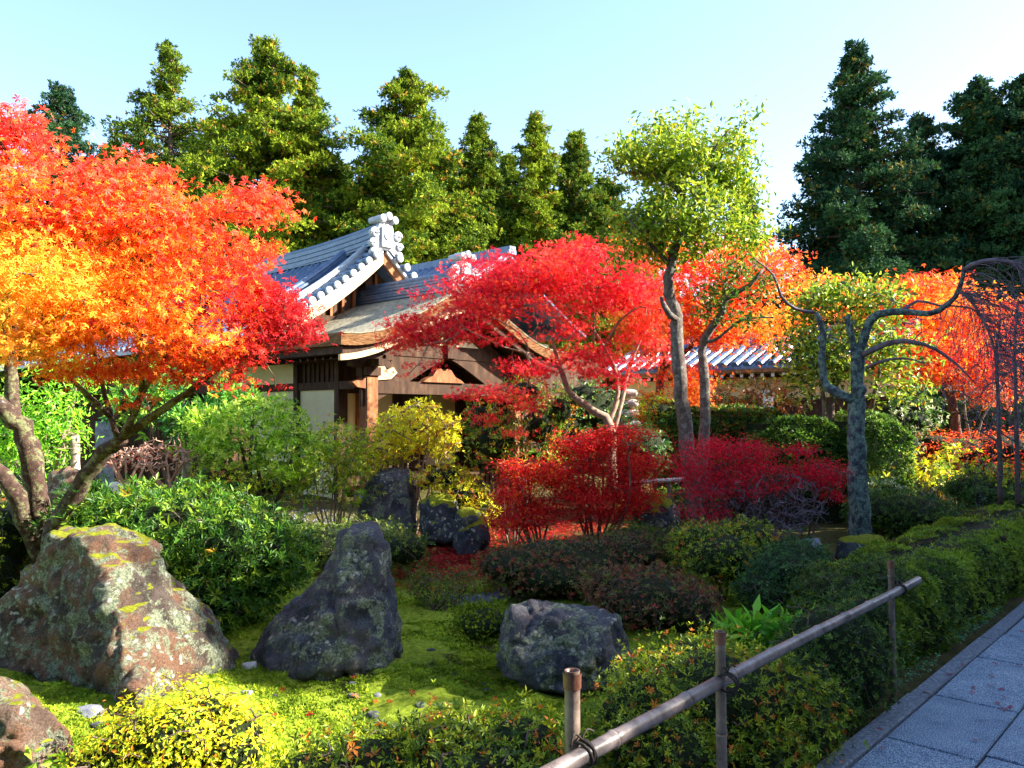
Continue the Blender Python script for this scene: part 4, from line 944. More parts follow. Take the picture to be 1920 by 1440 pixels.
for k, (x_, Yp, wm, hm, lb) in enumerate(((-21, 46, 9, 9, 'left'), (-8, 47, 10, 10, 'centre left'), (4, 46, 9, 8, 'centre'), (22, 45, 9, 9.5, 'right'), (30, 48, 8, 9, 'far right'))):
    px = 960+x_/Yp*F0
    shrub('evergreen_thicket', 'dark evergreen thicket closing the far background at the %s' % lb, 'thicket', [(px, 780-(hm*.35)/Yp*F0, Yp, wm/Yp*F0*.9, hm*.62/Yp*F0, 3)], 1500, 5, .5, TUFT,
          [((.02,.05,.012), 3), ((.05,.10,.02), 2)], 60+k, 4, 'bark', 'conifer', 'evergreen thickets', spread=.3, core=.85, stemr=.1, clump=.5)

# ================================================================== BIG TREES
def left_cols(rng, C):
    Yp = C[:, 1]; px = C[:, 0]/Yp*F0+960; py = HZ-(C[:, 2]-CH)/Yp*F0; n = len(C)
    red = np.array([.72,.045,.03]); org = np.array([.90,.22,.025]); yel = np.array([.92,.50,.05]); pink = np.array([.85,.16,.09]); dred = np.array([.45,.015,.025])
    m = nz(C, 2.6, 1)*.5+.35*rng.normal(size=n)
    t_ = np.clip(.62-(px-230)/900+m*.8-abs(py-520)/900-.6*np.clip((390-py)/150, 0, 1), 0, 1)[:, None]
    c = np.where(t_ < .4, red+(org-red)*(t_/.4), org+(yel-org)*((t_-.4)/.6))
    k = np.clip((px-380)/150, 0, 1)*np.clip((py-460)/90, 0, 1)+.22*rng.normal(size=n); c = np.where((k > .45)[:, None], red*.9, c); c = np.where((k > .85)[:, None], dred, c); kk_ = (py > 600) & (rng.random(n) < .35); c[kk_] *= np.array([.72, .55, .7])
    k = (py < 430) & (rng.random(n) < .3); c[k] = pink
    return np.clip(c*(1+.12*rng.normal(size=(n, 1))), .005, .95)
base = foot(105, 6.6)
limbs = [(LP([(105, 1160, 6.6), (96, 1010, 6.55), (140, 930, 6.45), (185, 860, 6.35), (232, 818, 6.3)]), .078, .052),
 (LP([(226, 824, 6.3), (258, 760, 6.1), (266, 700, 6.0), (262, 640, 5.9), (268, 560, 5.8), (262, 430, 5.8)]), .030, .007),
 (LP([(228, 822, 6.3), (300, 772, 6.2), (365, 725, 6.1), (430, 672, 6.0), (490, 640, 6.0), (545, 625, 6.0)]), .036, .008),
 (LP([(222, 826, 6.3), (205, 770, 6.2), (190, 712, 6.1), (168, 620, 5.9), (145, 540, 5.8)]), .025, .007),
 (LP([(247, 770, 6.12), (290, 700, 6.0), (335, 640, 6.0), (400, 550, 5.9), (446, 450, 6.0)]), .024, .007),
 (LP([(205, 780, 6.2), (120, 700, 5.9), (60, 660, 5.7), (0, 650, 5.6)]), .022, .008),
 (LP([(168, 620, 5.9), (100, 500, 5.6), (50, 380, 5.5), (10, 280, 5.4)]), .024, .008)]
blobs = [(40, 430, 5.5, 190, 125, .55), (-30, 300, 5.4, 100, 90, .5), (10, 235, 5.4, 55, 42, .3, 3000), (215, 390, 5.7, 120, 85, .5), (250, 330, 5.8, 70, 40, .35, 3500), (260, 520, 5.5, 230, 115, .6), (100, 560, 5.3, 190, 110, .5),
 (465, 395, 6.0, 82, 42, .35), (505, 375, 6.0, 45, 22, .25, 1000), (420, 500, 5.9, 95, 62, .4, 9000), (505, 592, 5.9, 72, 48, .4, 7000), (540, 625, 6.0, 52, 26, .3, 2600), (330, 620, 5.5, 190, 58, .5), (60, 645, 5.2, 110, 45, .4), (430, 665, 5.8, 90, 26, .3), (500, 545, 6, 35, 34, .2, 1800), (330, 420, 5.8, 60, 50, .3, 4000),
 (150, 690, 5.6, 90, 30, .35, 2200), (300, 690, 5.7, 120, 34, .4, 3000), (430, 715, 5.8, 30, 22, .2, 450), (230, 745, 5.8, 40, 16, .2, 350), (510, 715, 5.9, 18, 12, .1, 260), (240, 700, 5.9, 70, 25, .3, 1200), (340, 700, 5.6, 70, 25, .3, 1300), (120, 690, 5.5, 40, 25, .3, 600), (410, 705, 5.8, 30, 25, .2, 500)]
tree('orange_maple', 'big orange and red maple leaning over the garden at the left', 'maple tree', base, limbs, blobs, 1900, 14, .044, STAR5, None, 11, M['lichen2'], spread=.088, flat=.32, gap=(3.4, -.34), jn=.75, colfn=left_cols, keepz=3.3, maxtw=900)
# second trunk with lichen, pale yellow leaves
limbs = [(LP([(78, 1060, 6.95), (80, 985, 6.9), (62, 890, 6.85), (45, 815, 6.8), (12, 772, 6.75), (-60, 730, 6.7)]), .098, .07),
 (LP([(50, 830, 6.8), (28, 770, 6.9), (22, 690, 7.0), (30, 600, 7.0), (10, 520, 7.1)]), .06, .035),
 (LP([(92, 1080, 6.9), (50, 985, 6.75), (15, 905, 6.65), (-40, 850, 6.6)]), .075, .06), (LP([(28, 640, 7.0), (45, 620, 7.0), (64, 628, 7)]), .03, .012)]
tree('old_mossy_maple', 'old maple with lichen covered trunks and yellow green leaves at the left edge', 'maple tree', foot(82, 6.95), limbs,
     [(-20, 560, 7.1, 70, 90, .5), (10, 500, 7.1, 50, 50, .4), (-60, 650, 7, 60, 60, .4)], 200, 14, .04, STAR5, [((.45,.55,.04), 3), ((.6,.5,.05), 2)], 12, M['lichen2'])
# red maple
def red_cols(rng, C):
    n = len(C); px = C[:, 0]/C[:, 1]*F0+960; m = nz(C, 2.2, 4)*.5+.4*rng.normal(size=n)+np.clip((px-1150)/400, -.1, .35)
    a = np.array([.52,.006,.03]); b = np.array([.80,.03,.05]); c_ = np.array([.88,.10,.04]); t_ = np.clip(.5+m, 0, 1)[:, None]
    c = np.where(t_ < .6, a+(b-a)*t_/.6, b+(c_-b)*(t_-.6)/.4); return np.clip(c*(1+.12*rng.normal(size=(n, 1))), .004, .95)
limbs = [(LP([(1150, 935, 9.7), (1146, 860, 9.75), (1140, 790, 9.8), (1105, 765, 9.8), (1070, 738, 9.8), (1050, 690, 9.8), (1035, 640, 9.8)]), .07, .02),
 (LP([(1142, 795, 9.8), (1158, 745, 9.9), (1152, 690, 10), (1120, 630, 10), (1085, 590, 10), (1030, 560, 10)]), .036, .010),
 (LP([(1148, 810, 9.8), (1165, 760, 9.9), (1178, 700, 10.1), (1200, 640, 10.2), (1225, 600, 10.2)]), .030, .008),
 (LP([(1122, 680, 9.9), (1150, 620, 9.7), (1175, 590, 9.6), (1200, 575, 9.6)]), .022, .007),
 (LP([(1112, 650, 9.9), (1114, 590, 9.8), (1120, 540, 9.8)]), .016, .006),
 (LP([(1050, 690, 9.8), (1000, 670, 9.7), (985, 640, 9.6), (960, 615, 9.5), (900, 585, 9.5)]), .016, .006),
 (LP([(1000, 665, 9.6), (950, 652, 9.4), (910, 635, 9.3), (870, 615, 9.2)]), .014, .006),
 (LP([(870, 618, 9.3), (835, 640, 9.2), (805, 645, 9.2), (790, 675, 9.15), (768, 700, 9.1)]), .013, .005)]
blobs = [(840, 600, 9.5, 100, 58, .6), (775, 625, 9.3, 48, 40, .4, 1900), (745, 640, 9.2, 22, 18, .2, 400), (940, 545, 9.8, 130, 60, .8), (1075, 520, 10, 130, 62, .9), (1180, 545, 10.1, 65, 60, .7), (1205, 640, 10, 60, 55, .6), (1215, 600, 9.9, 40, 50, .5, 2000),
 (945, 485, 10.1, 48, 26, .4, 1300), (1090, 472, 10.2, 75, 26, .5, 1500), (1040, 600, 9.7, 80, 45, .6, 3000), (920, 735, 9.3, 75, 15, .4, 900), (1000, 695, 9.4, 60, 20, .4, 1100), (1110, 675, 9.8, 70, 35, .6, 2000), (770, 703, 9.1, 14, 10, .1, 120), (795, 685, 9.15, 20, 12, .1, 160), (1160, 715, 9.8, 45, 22, .4, 600),
 (985, 765, 9.3, 26, 30, .2, 650), (965, 805, 9.3, 22, 22, .2, 350), (940, 640, 9.3, 30, 14, .2, 260), (870, 745, 9.2, 20, 8, .1, 120), (905, 780, 9.3, 20, 14, .1, 160)]
tree('red_maple', 'crimson maple with spreading layered branches in front of the bark roofed porch', 'maple tree', foot(1150, 9.7), limbs, blobs, 1550, 17, .044, STAR5, None, 13, M['palewood'], spread=.11, flat=.20, gap=(2.6, -.36), jn=.75, colfn=red_cols, maxtw=700)
# tall green tree
limbs = [(LP([(1310, 1005, 8.8), (1300, 930, 8.75), (1288, 830, 8.7), (1272, 700, 8.6), (1270, 600, 8.6), (1252, 540, 8.6), (1262, 480, 8.6), (1276, 420, 8.6)]), .092, .040),
 (LP([(1276, 430, 8.6), (1280, 380, 8.6), (1262, 345, 8.5), (1215, 325, 8.4), (1165, 322, 8.4)]), .05, .014), (LP([(1274, 430, 8.6), (1305, 380, 8.6), (1330, 330, 8.6), (1340, 280, 8.6), (1370, 240, 8.6)]), .045, .010),
 (LP([(1280, 380, 8.6), (1282, 330, 8.7), (1262, 280, 8.8), (1240, 250, 8.8)]), .03, .009), (LP([(1258, 500, 8.6), (1225, 465, 8.5), (1195, 430, 8.4), (1170, 400, 8.4)]), .03, .01),
 (LP([(1268, 450, 8.6), (1330, 410, 8.7), (1380, 395, 8.8), (1410, 385, 8.8)]), .028, .009), (LP([(1272, 600, 8.6), (1256, 590, 8.5), (1243, 570, 8.45), (1240, 556, 8.45)]), .04, .018)]
blobs = [(1270, 305, 8.6, 125, 50, .7), (1350, 245, 8.6, 72, 40, .5), (1300, 445, 8.6, 125, 38, .7), (1400, 440, 8.7, 40, 40, .4, 1500), (1200, 300, 8.4, 65, 30, .5, 1500), (1165, 290, 8.4, 38, 22, .3, 500), (1290, 385, 8.6, 130, 60, .8), (1370, 400, 8.7, 60, 55, .6, 3000), (1200, 400, 8.4, 60, 40, .5), (1215, 470, 8.4, 50, 35, .4, 1200), (1370, 320, 8.6, 50, 60, .5, 2200), (1240, 240, 8.7, 60, 26, .4, 1000), (1185, 445, 8.4, 25, 20, .3, 350), (1160, 500, 8.4, 20, 25, .3, 200)]
tree('tall_green_tree', 'tall slender evergreen tree with a bare grey trunk and light green crown right of centre', 'tree', foot(1310, 8.8), limbs, blobs, 1150, 17, .078, OVAL, [((.16,.27,.02), 3), ((.40,.48,.03), 5), ((.08,.17,.02), 1.5), ((.6,.5,.04), .5)], 14, M['smoothbark'], 'leaf', spread=.085, flat=.7, gap=(3.1, -.12), r_tip=.0026, maxtw=3000)
# thin leaning tree beside it
limbs = [(LP([(1312, 940, 9.4), (1318, 860, 9.4), (1322, 780, 9.4), (1318, 680, 9.4), (1318, 645, 9.4), (1350, 590, 9.3), (1362, 560, 9.3), (1405, 535, 9.2), (1430, 505, 9.2)]), .075, .018), (LP([(1322, 640, 9.4), (1345, 635, 9.3), (1390, 600, 9.2), (1450, 595, 9.1)]), .025, .008), (LP([(1360, 562, 9.3), (1362, 520, 9.4), (1380, 480, 9.5)]), .02, .007)]
tree('thin_leaning_tree', 'thin dark trunked tree with sparse green leaves leaning right beside the tall green tree', 'tree', foot(1312, 9.4), limbs, [(1400, 520, 9.2, 70, 45, .4), (1390, 600, 9.2, 60, 20, .3, 900), (1330, 560, 9.3, 40, 40, .4)], 130, 9, .07, OVAL, [((.07,.16,.02), 3), ((.18,.26,.03), 2)], 15, M['smoothbark'], 'leaf', spread=.1, maxtw=130)
# orange maples behind
def org_cols(s, shift=0.):
    def f(rng, C):
        n = len(C); m = np.clip(.5+nz(C, 1.5, s)*.55+.35*rng.normal(size=n)+shift, 0, 1)[:, None]
        a = np.array([.72,.03,.025]); b = np.array([.88,.16,.02]); c_ = np.array([.92,.42,.04])
        return np.clip(np.where(m < .5, a+(b-a)*m/.5, b+(c_-b)*(m-.5)/.5)*(1+.12*rng.normal(size=(n, 1))), .004, .95)
    return f
limbs = [(LP([(1225, 860, 14), (1235, 760, 14), (1240, 690, 14), (1260, 620, 14)]), .1, .04), (LP([(1240, 700, 14), (1330, 620, 14), (1400, 560, 14), (1450, 520, 14)]), .05, .015)]
blobs = [(1240, 455, 13.8, 75, 36, .8), (1330, 500, 14, 110, 55, 1.1), (1440, 510, 14, 65, 50, .8), (1390, 620, 13.8, 110, 38, 1), (1300, 580, 14, 100, 60, 1), (1180, 560, 13.8, 70, 60, .8), (1470, 600, 13.8, 45, 40, .6), (1280, 700, 13.6, 55, 25, .5, 900), (1220, 640, 13.8, 50, 50, .6), (1455, 655, 13.6, 40, 14, .4, 400)]
tree('orange_maple', 'orange red maple behind the tall green tree, above the corridor roof', 'maple tree', foot(1225, 14), limbs, blobs, 1350, 13, .066, STAR3, None, 16, M['redbark'], spread=.15, gap=(1.2, -.7), colfn=org_cols(2), maxtw=350, jn=.8)
limbs = [(LP([(1800, 880, 15), (1790, 780, 15), (1760, 680, 15), (1720, 620, 15)]), .1, .04), (LP([(1780, 720, 15), (1830, 650, 15), (1850, 600, 15)]), .05, .02)]
blobs = [(1690, 560, 15, 65, 36, .8), (1740, 540, 15.2, 60, 28, .8), (1790, 600, 15, 70, 55, 1), (1720, 660, 14.6, 110, 42, 1), (1830, 680, 14.8, 70, 55, .9), (1860, 735, 14.5, 40, 28, .6, 1100), (1640, 590, 15, 60, 50, .8, 1800), (1760, 700, 14.3, 60, 14, .5, 500), (1700, 715, 14.3, 30, 10, .4, 260), (1560, 560, 15.5, 50, 45, .7, 1500), (1520, 540, 15.5, 35, 30, .5, 700), (1880, 610, 15.2, 50, 50, .8, 1800)]
tree('orange_maple', 'bright orange maple glowing behind the lichen covered tree at the right', 'maple tree', foot(1800, 15), limbs, blobs, 1250, 13, .07, STAR3, None, 17, M['redbark'], spread=.16, gap=(1.2, -.7), colfn=org_cols(7, .02), maxtw=350, jn=.8)
# yellow green tree behind lichen tree
limbs = [(LP([(1560, 880, 12.4), (1555, 800, 12.4), (1570, 700, 12.4), (1600, 620, 12.4)]), .07, .025), (LP([(1600, 880, 12.6), (1640, 740, 12.6), (1660, 640, 12.6)]), .05, .02), (LP([(1540, 860, 12.2), (1545, 760, 12.3), (1530, 680, 12.4)]), .04, .02)]
blobs = [(1600, 545, 12.2, 85, 30, .7), (1530, 570, 12.2, 50, 35, .5), (1650, 575, 12.2, 55, 35, .6), (1600, 640, 12.4, 90, 55, .7), (1540, 690, 12.4, 60, 55, .6), (1680, 660, 12.3, 60, 40, .6), (1680, 730, 12.2, 60, 30, .5), (1500, 640, 12.5, 40, 60, .5)]
tree('yellow_green_tree', 'light green broadleaf tree with drooping leaves behind the lichen covered tree', 'tree', foot(1560, 12.4), limbs, blobs, 520, 12, .11, OVAL, [((.12,.22,.02), 3), ((.38,.48,.04), 4), ((.05,.10,.02), 2), ((.62,.35,.03), .5)], 18, M['bark'], 'leaf', spread=.13, gap=(1.6, -.55), maxtw=250)
# lichen tree with bare drooping branches
limbs = [(LP([(1612, 1015, 9.0), (1608, 930, 9.0), (1607, 840, 9.0), (1608, 742, 9.0), (1609, 715, 9.0)]), .120, .066),
 (LP([(1606, 748, 9.0), (1612, 690, 9.0), (1614, 655, 9.0), (1625, 615, 8.95), (1648, 588, 8.9), (1690, 584, 8.8), (1740, 588, 8.7), (1778, 570, 8.6), (1800, 540, 8.5), (1808, 500, 8.45)]), .060, .020),
 (LP([(1600, 750, 9.0), (1565, 735, 9.05), (1545, 712, 9.1), (1540, 670, 9.1), (1545, 630, 9.1), (1530, 585, 9.1)]), .055, .030),
 (LP([(1604, 735, 9.0), (1602, 680, 9.0), (1598, 640, 9.0), (1590, 610, 9.0), (1592, 590, 9.0)]), .045, .025),
 (LP([(1526, 586, 9.1), (1490, 578, 9.1), (1465, 555, 9.05), (1450, 515, 9.0), (1420, 490, 9.0), (1400, 470, 8.9)]), .022, .007),
 (LP([(1620, 665, 8.95), (1660, 645, 8.8), (1700, 640, 8.6), (1745, 650, 8.5), (1790, 680, 8.4), (1830, 720, 8.3)]), .035, .007),
 (LP([(1625, 690, 8.95), (1660, 675, 8.8), (1700, 672, 8.7), (1730, 680, 8.6)]), .02, .006),
 (LP([(1800, 545, 8.5), (1830, 575, 8.4), (1860, 640, 8.3), (1870, 700, 8.3)]), .02, .006), (LP([(1808, 505, 8.45), (1840, 490, 8.3), (1890, 490, 8.2), (1940, 520, 8.1)]), .03, .012),
 (LP([(1690, 584, 8.8), (1720, 565, 8.8), (1760, 572, 8.7), (1820, 578, 8.6), (1850, 600, 8.5)]), .018, .006)]
rng = np.random.default_rng(19); base = foot(1612, 9.0)
root = thing('lichen_tree', 'bare drooping cherry tree with a trunk coated in blue green lichen', 'tree', base)
mb = MB(); grow(mb, limbs[:4], sample_blobs(rng, [(1560, 620, 9, 60, 40, .4), (1620, 620, 9, 60, 40, .4)], 30)[0], rng, .003, rmax=.01); mb.build('trunk', M['lichen'], root, True)
mb = MB(); T, D = sample_blobs(rng, [(1440, 500, 9, 40, 40, .4), (1720, 620, 8.7, 80, 50, .5), (1680, 560, 8.8, 60, 25, .4)], 90); grow(mb, [limbs[4]], T[T[:, 0] < 3.4], rng, .0028, rmax=.01); mb.build('bare_branch', M['cherrytwig'], root, True)
mb = MB(); grow(mb, limbs[5:], T[T[:, 0] >= 3.4], rng, .0028, rmax=.01); mb.build('bare_branch', M['cherrytwig'], root, True)
mb = MB(); Aa = []; Bb = []; Ra = []
starts = [spline(l[0], 30) for l in (limbs[7], limbs[8])]+[spline(limbs[1][0], 60)[42:]]
for k in range(270):
    l = starts[0 if k % 5 < 3 else k % 3]; p = l[rng.integers(len(l))].copy(); d = np.array([rng.uniform(-.2, 1.0), rng.uniform(-.9, .5), rng.uniform(-.25, .25)])*.42
    L = rng.uniform(.6, 2.3); n = 12; r0 = rng.uniform(.002, .0045); vel = d.copy()
    for q in range(n):
        vel = vel*.82+np.array([rng.normal()*.02, rng.normal()*.02, -.042+.012*rng.normal()]); q_ = p+vel*L*.42; Aa.append(p.copy()); Bb.append(q_); Ra.append(r0*(1-q/n*.7)); p = q_
        if rng.random() < .3: Aa.append(p.copy()); Bb.append(p+np.array([rng.normal()*.09, rng.normal()*.09, -rng.uniform(.05, .25)])); Ra.append(.002)
        if p[2] < .5: break
V, Fa = edges_tubes(np.array(Aa), np.array(Bb), np.array(Ra), np.array(Ra)*.8, 4); mb.add(V, Fa); mb.build('drooping_twigs', M['cherrytwig'], root)
# slim bare trees at right edge
for k, (px, Yp, top, lb) in enumerate(((1872, 9.8, 600, 'slim dark bare tree standing under the drooping cherry twigs, left of its pair'), (1905, 10.0, 560, 'slim dark bare tree nearest the right edge of the view'))):
    rr = np.random.default_rng(80+k); t_ = [(LP([(px+4, 945, Yp), (px+2, 850, Yp), (px, 750, Yp), (px-3, 660, Yp), (px+4, top, Yp)]), .032, .01), (LP([(px+2, 830, Yp), (px-60, 790, Yp), (px-110, 730, Yp)]), .012, .004)]
    rt = thing('bare_tree', lb, 'tree', foot(px+4, Yp), 'slim bare trees at the right'); mb = MB()
    T, D = sample_blobs(rr, [(px, 660, Yp, 60, 110, .6), (px-50, 740, Yp, 50, 60, .4)], 130); grow(mb, t_, T, rr, .003, rmax=.01, wig=.2); mb.build('trunk', M['twig'], rt, True)
rt = thing('pale_stemmed_bush', 'leafless pale stemmed bush rising from the orange red shrub at right', 'shrub', foot(1830, 13.5)); mb = MB(); rr = np.random.default_rng(90)
grow(mb, [(LP([(1828, 860, 13.5), (1812, 790, 13.5), (1808, 740, 13.5)]), .03, .012), (LP([(1832, 860, 13.5), (1840, 790, 13.5), (1880, 730, 13.5)]), .025, .008)], sample_blobs(rr, [(1820, 740, 13.5, 60, 50, .5), (1885, 700, 13.5, 40, 50, .5)], 70)[0], rr, .005, rmax=.015); mb.build('stems', M['palewood'], rt, True)
# coral coloured leafless shrubs
for k, (px, top, w_, lb) in enumerate(((240, 838, 52, 'leafless coral pink shrub, the smaller one left of the wooden post'), (308, 822, 62, 'leafless coral pink shrub, the larger one against the dark shed'))):
    rr = np.random.default_rng(92+k); Yp = 9.0+.3*k; rt = thing('bare_shrub', lb, 'shrub', foot(px, Yp), 'leafless coral shrubs'); mb = MB(); st = []
    for q in range(6): a = px+rr.uniform(-14, 14); b = px+rr.uniform(-.7, .7)*w_; st.append((LP([(a, 935, Yp), ((a+b)/2, 895, Yp+rr.normal()*.1), (b, 860, Yp+rr.normal()*.2)]), .018, .010))
    grow(mb, st, sample_blobs(rr, [(px, (top+880)/2, Yp, w_, (890-top)/2, .4)], 150, .4)[0], rr, .0055, rmax=.014, wig=.25); mb.build('stems', M['coral'], rt, True)
    lv = MB(); T = sample_blobs(rr, [(px, top+25, Yp, w_*.8, 22, .3)], 45)[0]; leaves(lv, T, rr.normal(size=T.shape), .03, OVAL, pal(rr, len(T), [((.7,.06,.03), 1)]), rr); lv.build('leaves', M['maple'], rt)
#==SHRUBS==
# ================================================================== SHRUBS
GR = [((.06,.15,.015), 3), ((.18,.30,.02), 4), ((.34,.44,.03), 2)]
YG = [((.10,.20,.015), 2), ((.30,.42,.02), 4), ((.50,.55,.03), 3)]
YL = [((.34,.40,.02), 2), ((.80,.76,.03), 5), ((.70,.42,.03), 1.5)]
DKG = [((.014,.05,.016), 3), ((.04,.11,.03), 3), ((.08,.18,.04), 1.5)]
AZ = [((.06,.11,.012), 3), ((.20,.28,.015), 4), ((.40,.44,.02), 2), ((.58,.18,.02), .7)]
REDA = [((.45,.008,.018), 3), ((.68,.02,.025), 5), ((.80,.09,.03), 1.5)]
BRN = [((.09,.045,.025), 3), ((.22,.10,.045), 3), ((.13,.17,.03), 2.5), ((.40,.06,.04), .9)]
# foreground
shrub('yellow_bush', 'small sunlit yellow leaved bush at the bottom left in front of the largest boulder', 'shrub', [(335, 1395, 3.3, 125, 105, .28), (255, 1400, 3.3, 90, 80, .25), (430, 1400, 3.35, 100, 85, .25), (190, 1430, 3.25, 60, 50, .2), (370, 1345, 3.4, 90, 60, .2)], 2300, 5, .024, OVAL, [((.75,.68,.02), 5), ((.55,.58,.02), 3), ((.25,.36,.02), 2), ((.62,.22,.02), .6)], 101, 9, 'twig', shell=.35, spread=.016, clump=6, footat=(330, 3.3), stemr=.006, maxtw=320, core=.6, cthr=-.9)
shrub('dwarf_plant', 'tiny dark green seedling in front of the corner boulder', 'plant', [(85, 1425, 2.95, 22, 14, .05)], 12, 3, .05, OVAL, GR, 102, 1, footat=(85, 2.95), stemr=.003)
shrub('azalea', 'low azalea with orange tinted leaf tips along the bottom edge beside the bamboo post', 'azalea', [(840, 1420, 3.2, 130, 75, .22), (980, 1415, 3.15, 90, 80, .2), (700, 1440, 3.1, 110, 60, .2), (590, 1460, 3.0, 90, 50, .2), (900, 1450, 3.0, 160, 60, .2)], 4200, 1, .028, WH5, AZ, 103, 8, clump=5, footat=(840, 3.2), stemr=.006, core=.8, cthr=-.85, outw=.7)
shrub('azalea', 'broad clipped azalea mound behind the bamboo rail, green with red brown tips', 'azalea', [(1330, 1330, 3.75, 190, 120, .35), (1200, 1370, 3.5, 90, 110, .25), (1450, 1350, 3.85, 120, 110, .3), (1290, 1260, 3.95, 120, 60, .25), (1240, 1430, 3.3, 110, 90, .2), (1400, 1430, 3.55, 120, 90, .2)], 15000, 1, .024, WH5, AZ, 104, 9, clump=4.5, footat=(1330, 3.7), stemr=.008, core=.86, cthr=-.9, outw=.8)
shrub('azalea', 'low clipped azalea between the broad mound and the hedge, right of the second post', 'azalea', [(1560, 1240, 4.4, 110, 110, .3), (1500, 1310, 4.1, 90, 80, .2), (1620, 1190, 4.8, 60, 80, .2)], 5000, 1, .022, WH5, [((.03,.075,.014), 3), ((.08,.15,.02), 4), ((.16,.22,.02), 1)], 105, 6, clump=5, stemr=.008, core=.86, cthr=-.9)
shrub('broadleaf_clump', 'clump of long bright green arching leaves beside the rail', 'plant', [(1440, 1190, 4.75, 105, 42, .2), (1380, 1180, 4.8, 50, 30, .15), (1510, 1190, 4.7, 40, 30, .15)], 75, 1, .12, WH6, [((.10,.32,.02), 3), ((.20,.46,.03), 3)], 106, 0, shell=.2, clump=2, outw=.2, cthr=-2)
# clipped hedge beside the path
hd = thing('clipped_hedge', 'long low clipped green hedge running beside the path to the right', 'hedge', W(12, 2))
g = np.random.default_rng(110)
def hedge_pts(n, u0, u1, vc, hw, h):
    u = u0+(u1-u0)*g.random(n)**1.6; a = g.uniform(-.25, math.pi+.25, n); ca, sa = np.cos(a), np.sin(a)
    v = vc+np.sign(ca)*abs(ca)**.45*hw; z = np.where(sa > 0, abs(sa)**.4*h, -.05); end = np.clip((u-u0)/.6, 0, 1)**.4
    z = h-(h-z)*1.0; z = z*end; v = vc+(v-vc)*(.6+.4*end); low = g.random(n) < .35; z = np.where(low & (abs(ca) > .5), z*g.random(n), z)
    p = W(u, v, z); d = unit(-ca[:, None]*-1*DV+sa[:, None]*np.array([0, 0, 1.])); p = p+d*(.05*nz(p, 4)[:, None]+.03*nz(p, 11, 2)[:, None])
    return p, d
p, d = hedge_pts(26000, 5.3, 24, 2.08, .43, .50); cl = np.clip(.5+.45*nz(p, 3, 5)+.3*g.normal(size=len(p)), 0, 1)[:, None]
c = (1-cl)*np.array([[.05,.11,.012]])+cl*np.array([[.28,.38,.02]]); k = (nz(p, 2.2, 8) > .45) & (g.random(len(p)) < .5); c[k] = (.12,.07,.03)
mb = MB(); leaves(mb, p, d+g.normal(size=p.shape)*.4+[0, 0, .3], .021*g.uniform(.7, 1.3, len(p))*(1+.07*np.linalg.norm(p, axis=1)), WH5, c, g); mb.build('foliage', M['leaf'], hd)
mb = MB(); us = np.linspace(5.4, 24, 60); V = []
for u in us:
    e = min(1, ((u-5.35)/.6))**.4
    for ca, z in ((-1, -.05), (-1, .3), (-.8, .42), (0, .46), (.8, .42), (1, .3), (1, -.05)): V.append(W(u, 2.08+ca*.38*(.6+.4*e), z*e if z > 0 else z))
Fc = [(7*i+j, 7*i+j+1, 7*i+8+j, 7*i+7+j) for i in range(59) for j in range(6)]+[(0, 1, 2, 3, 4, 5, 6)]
V = np.array(V); V = V+.03*nz(V, 5)[:, None]; mb.add(V, Fc); mb.build('shade_core', M['core'], hd, True)  # hedge filling, its darkness painted as shade
# middle distance, left
shrub('rhododendron', 'large dark green rhododendron bush behind the biggest boulder', 'shrub', [(330, 990, 6.6, 170, 75, .6), (450, 1040, 6.3, 125, 85, .5), (240, 960, 6.9, 120, 55, .5), (400, 1110, 6.1, 110, 60, .4), (520, 1060, 6.4, 70, 50, .3), (160, 1000, 6.8, 60, 60, .3)], 4600, 1, .056, WH6, [((.03,.10,.012), 3), ((.08,.20,.02), 4), ((.20,.32,.02), 2), ((.5,.3,.03), .1)], 120, 8, clump=2.6, stemr=.02, core=.62, cthr=-.8, footat=(360, 6.5))
shrub('azalea', 'yellow green and orange azalea behind the mossy trunks at the far left', 'azalea', [(20, 1010, 7.0, 60, 80, .4), (0, 1080, 6.8, 50, 60, .3)], 700, 1, .04, WH5, AZ, 121, 4, core=.75)
shrub('azalea', 'low fine leaved green shrub between the rhododendron and the pointed rock', 'azalea', [(600, 1020, 8.0, 80, 42, .4), (690, 1010, 8.4, 80, 40, .4), (760, 1030, 7.8, 50, 36, .3), (540, 1000, 8.2, 50, 30, .3)], 2300, 1, .034, WH5, [((.04,.08,.012), 3), ((.11,.17,.02), 3), ((.22,.25,.03), 1)], 122, 7, core=.75, footat=(640, 8.1))
shrub('fern_shrub', 'dark feathery upright shrub just right of the pointed rock', 'shrub', [(822, 1110, 6.5, 58, 48, .25), (790, 1095, 6.5, 38, 36, .2), (865, 1090, 6.6, 38, 30, .2)], 650, 3, .035, NARROW, [((.04,.08,.012), 3), ((.12,.17,.02), 3), ((.24,.27,.02), 1)], 123, 16, spread=.03, shell=.2, stemr=.006, r_tip=.002)
shrub('moss_mound', 'low bright moss mound left of the flat topped rock', 'moss mound', [(905, 1170, 5.0, 55, 30, .2)], 1500, 1, .02, MOSS, [((.08,.13,.01), 3), ((.20,.27,.02), 3)], 124, 0, core=.9, lm='moss_tuft', clump=8)
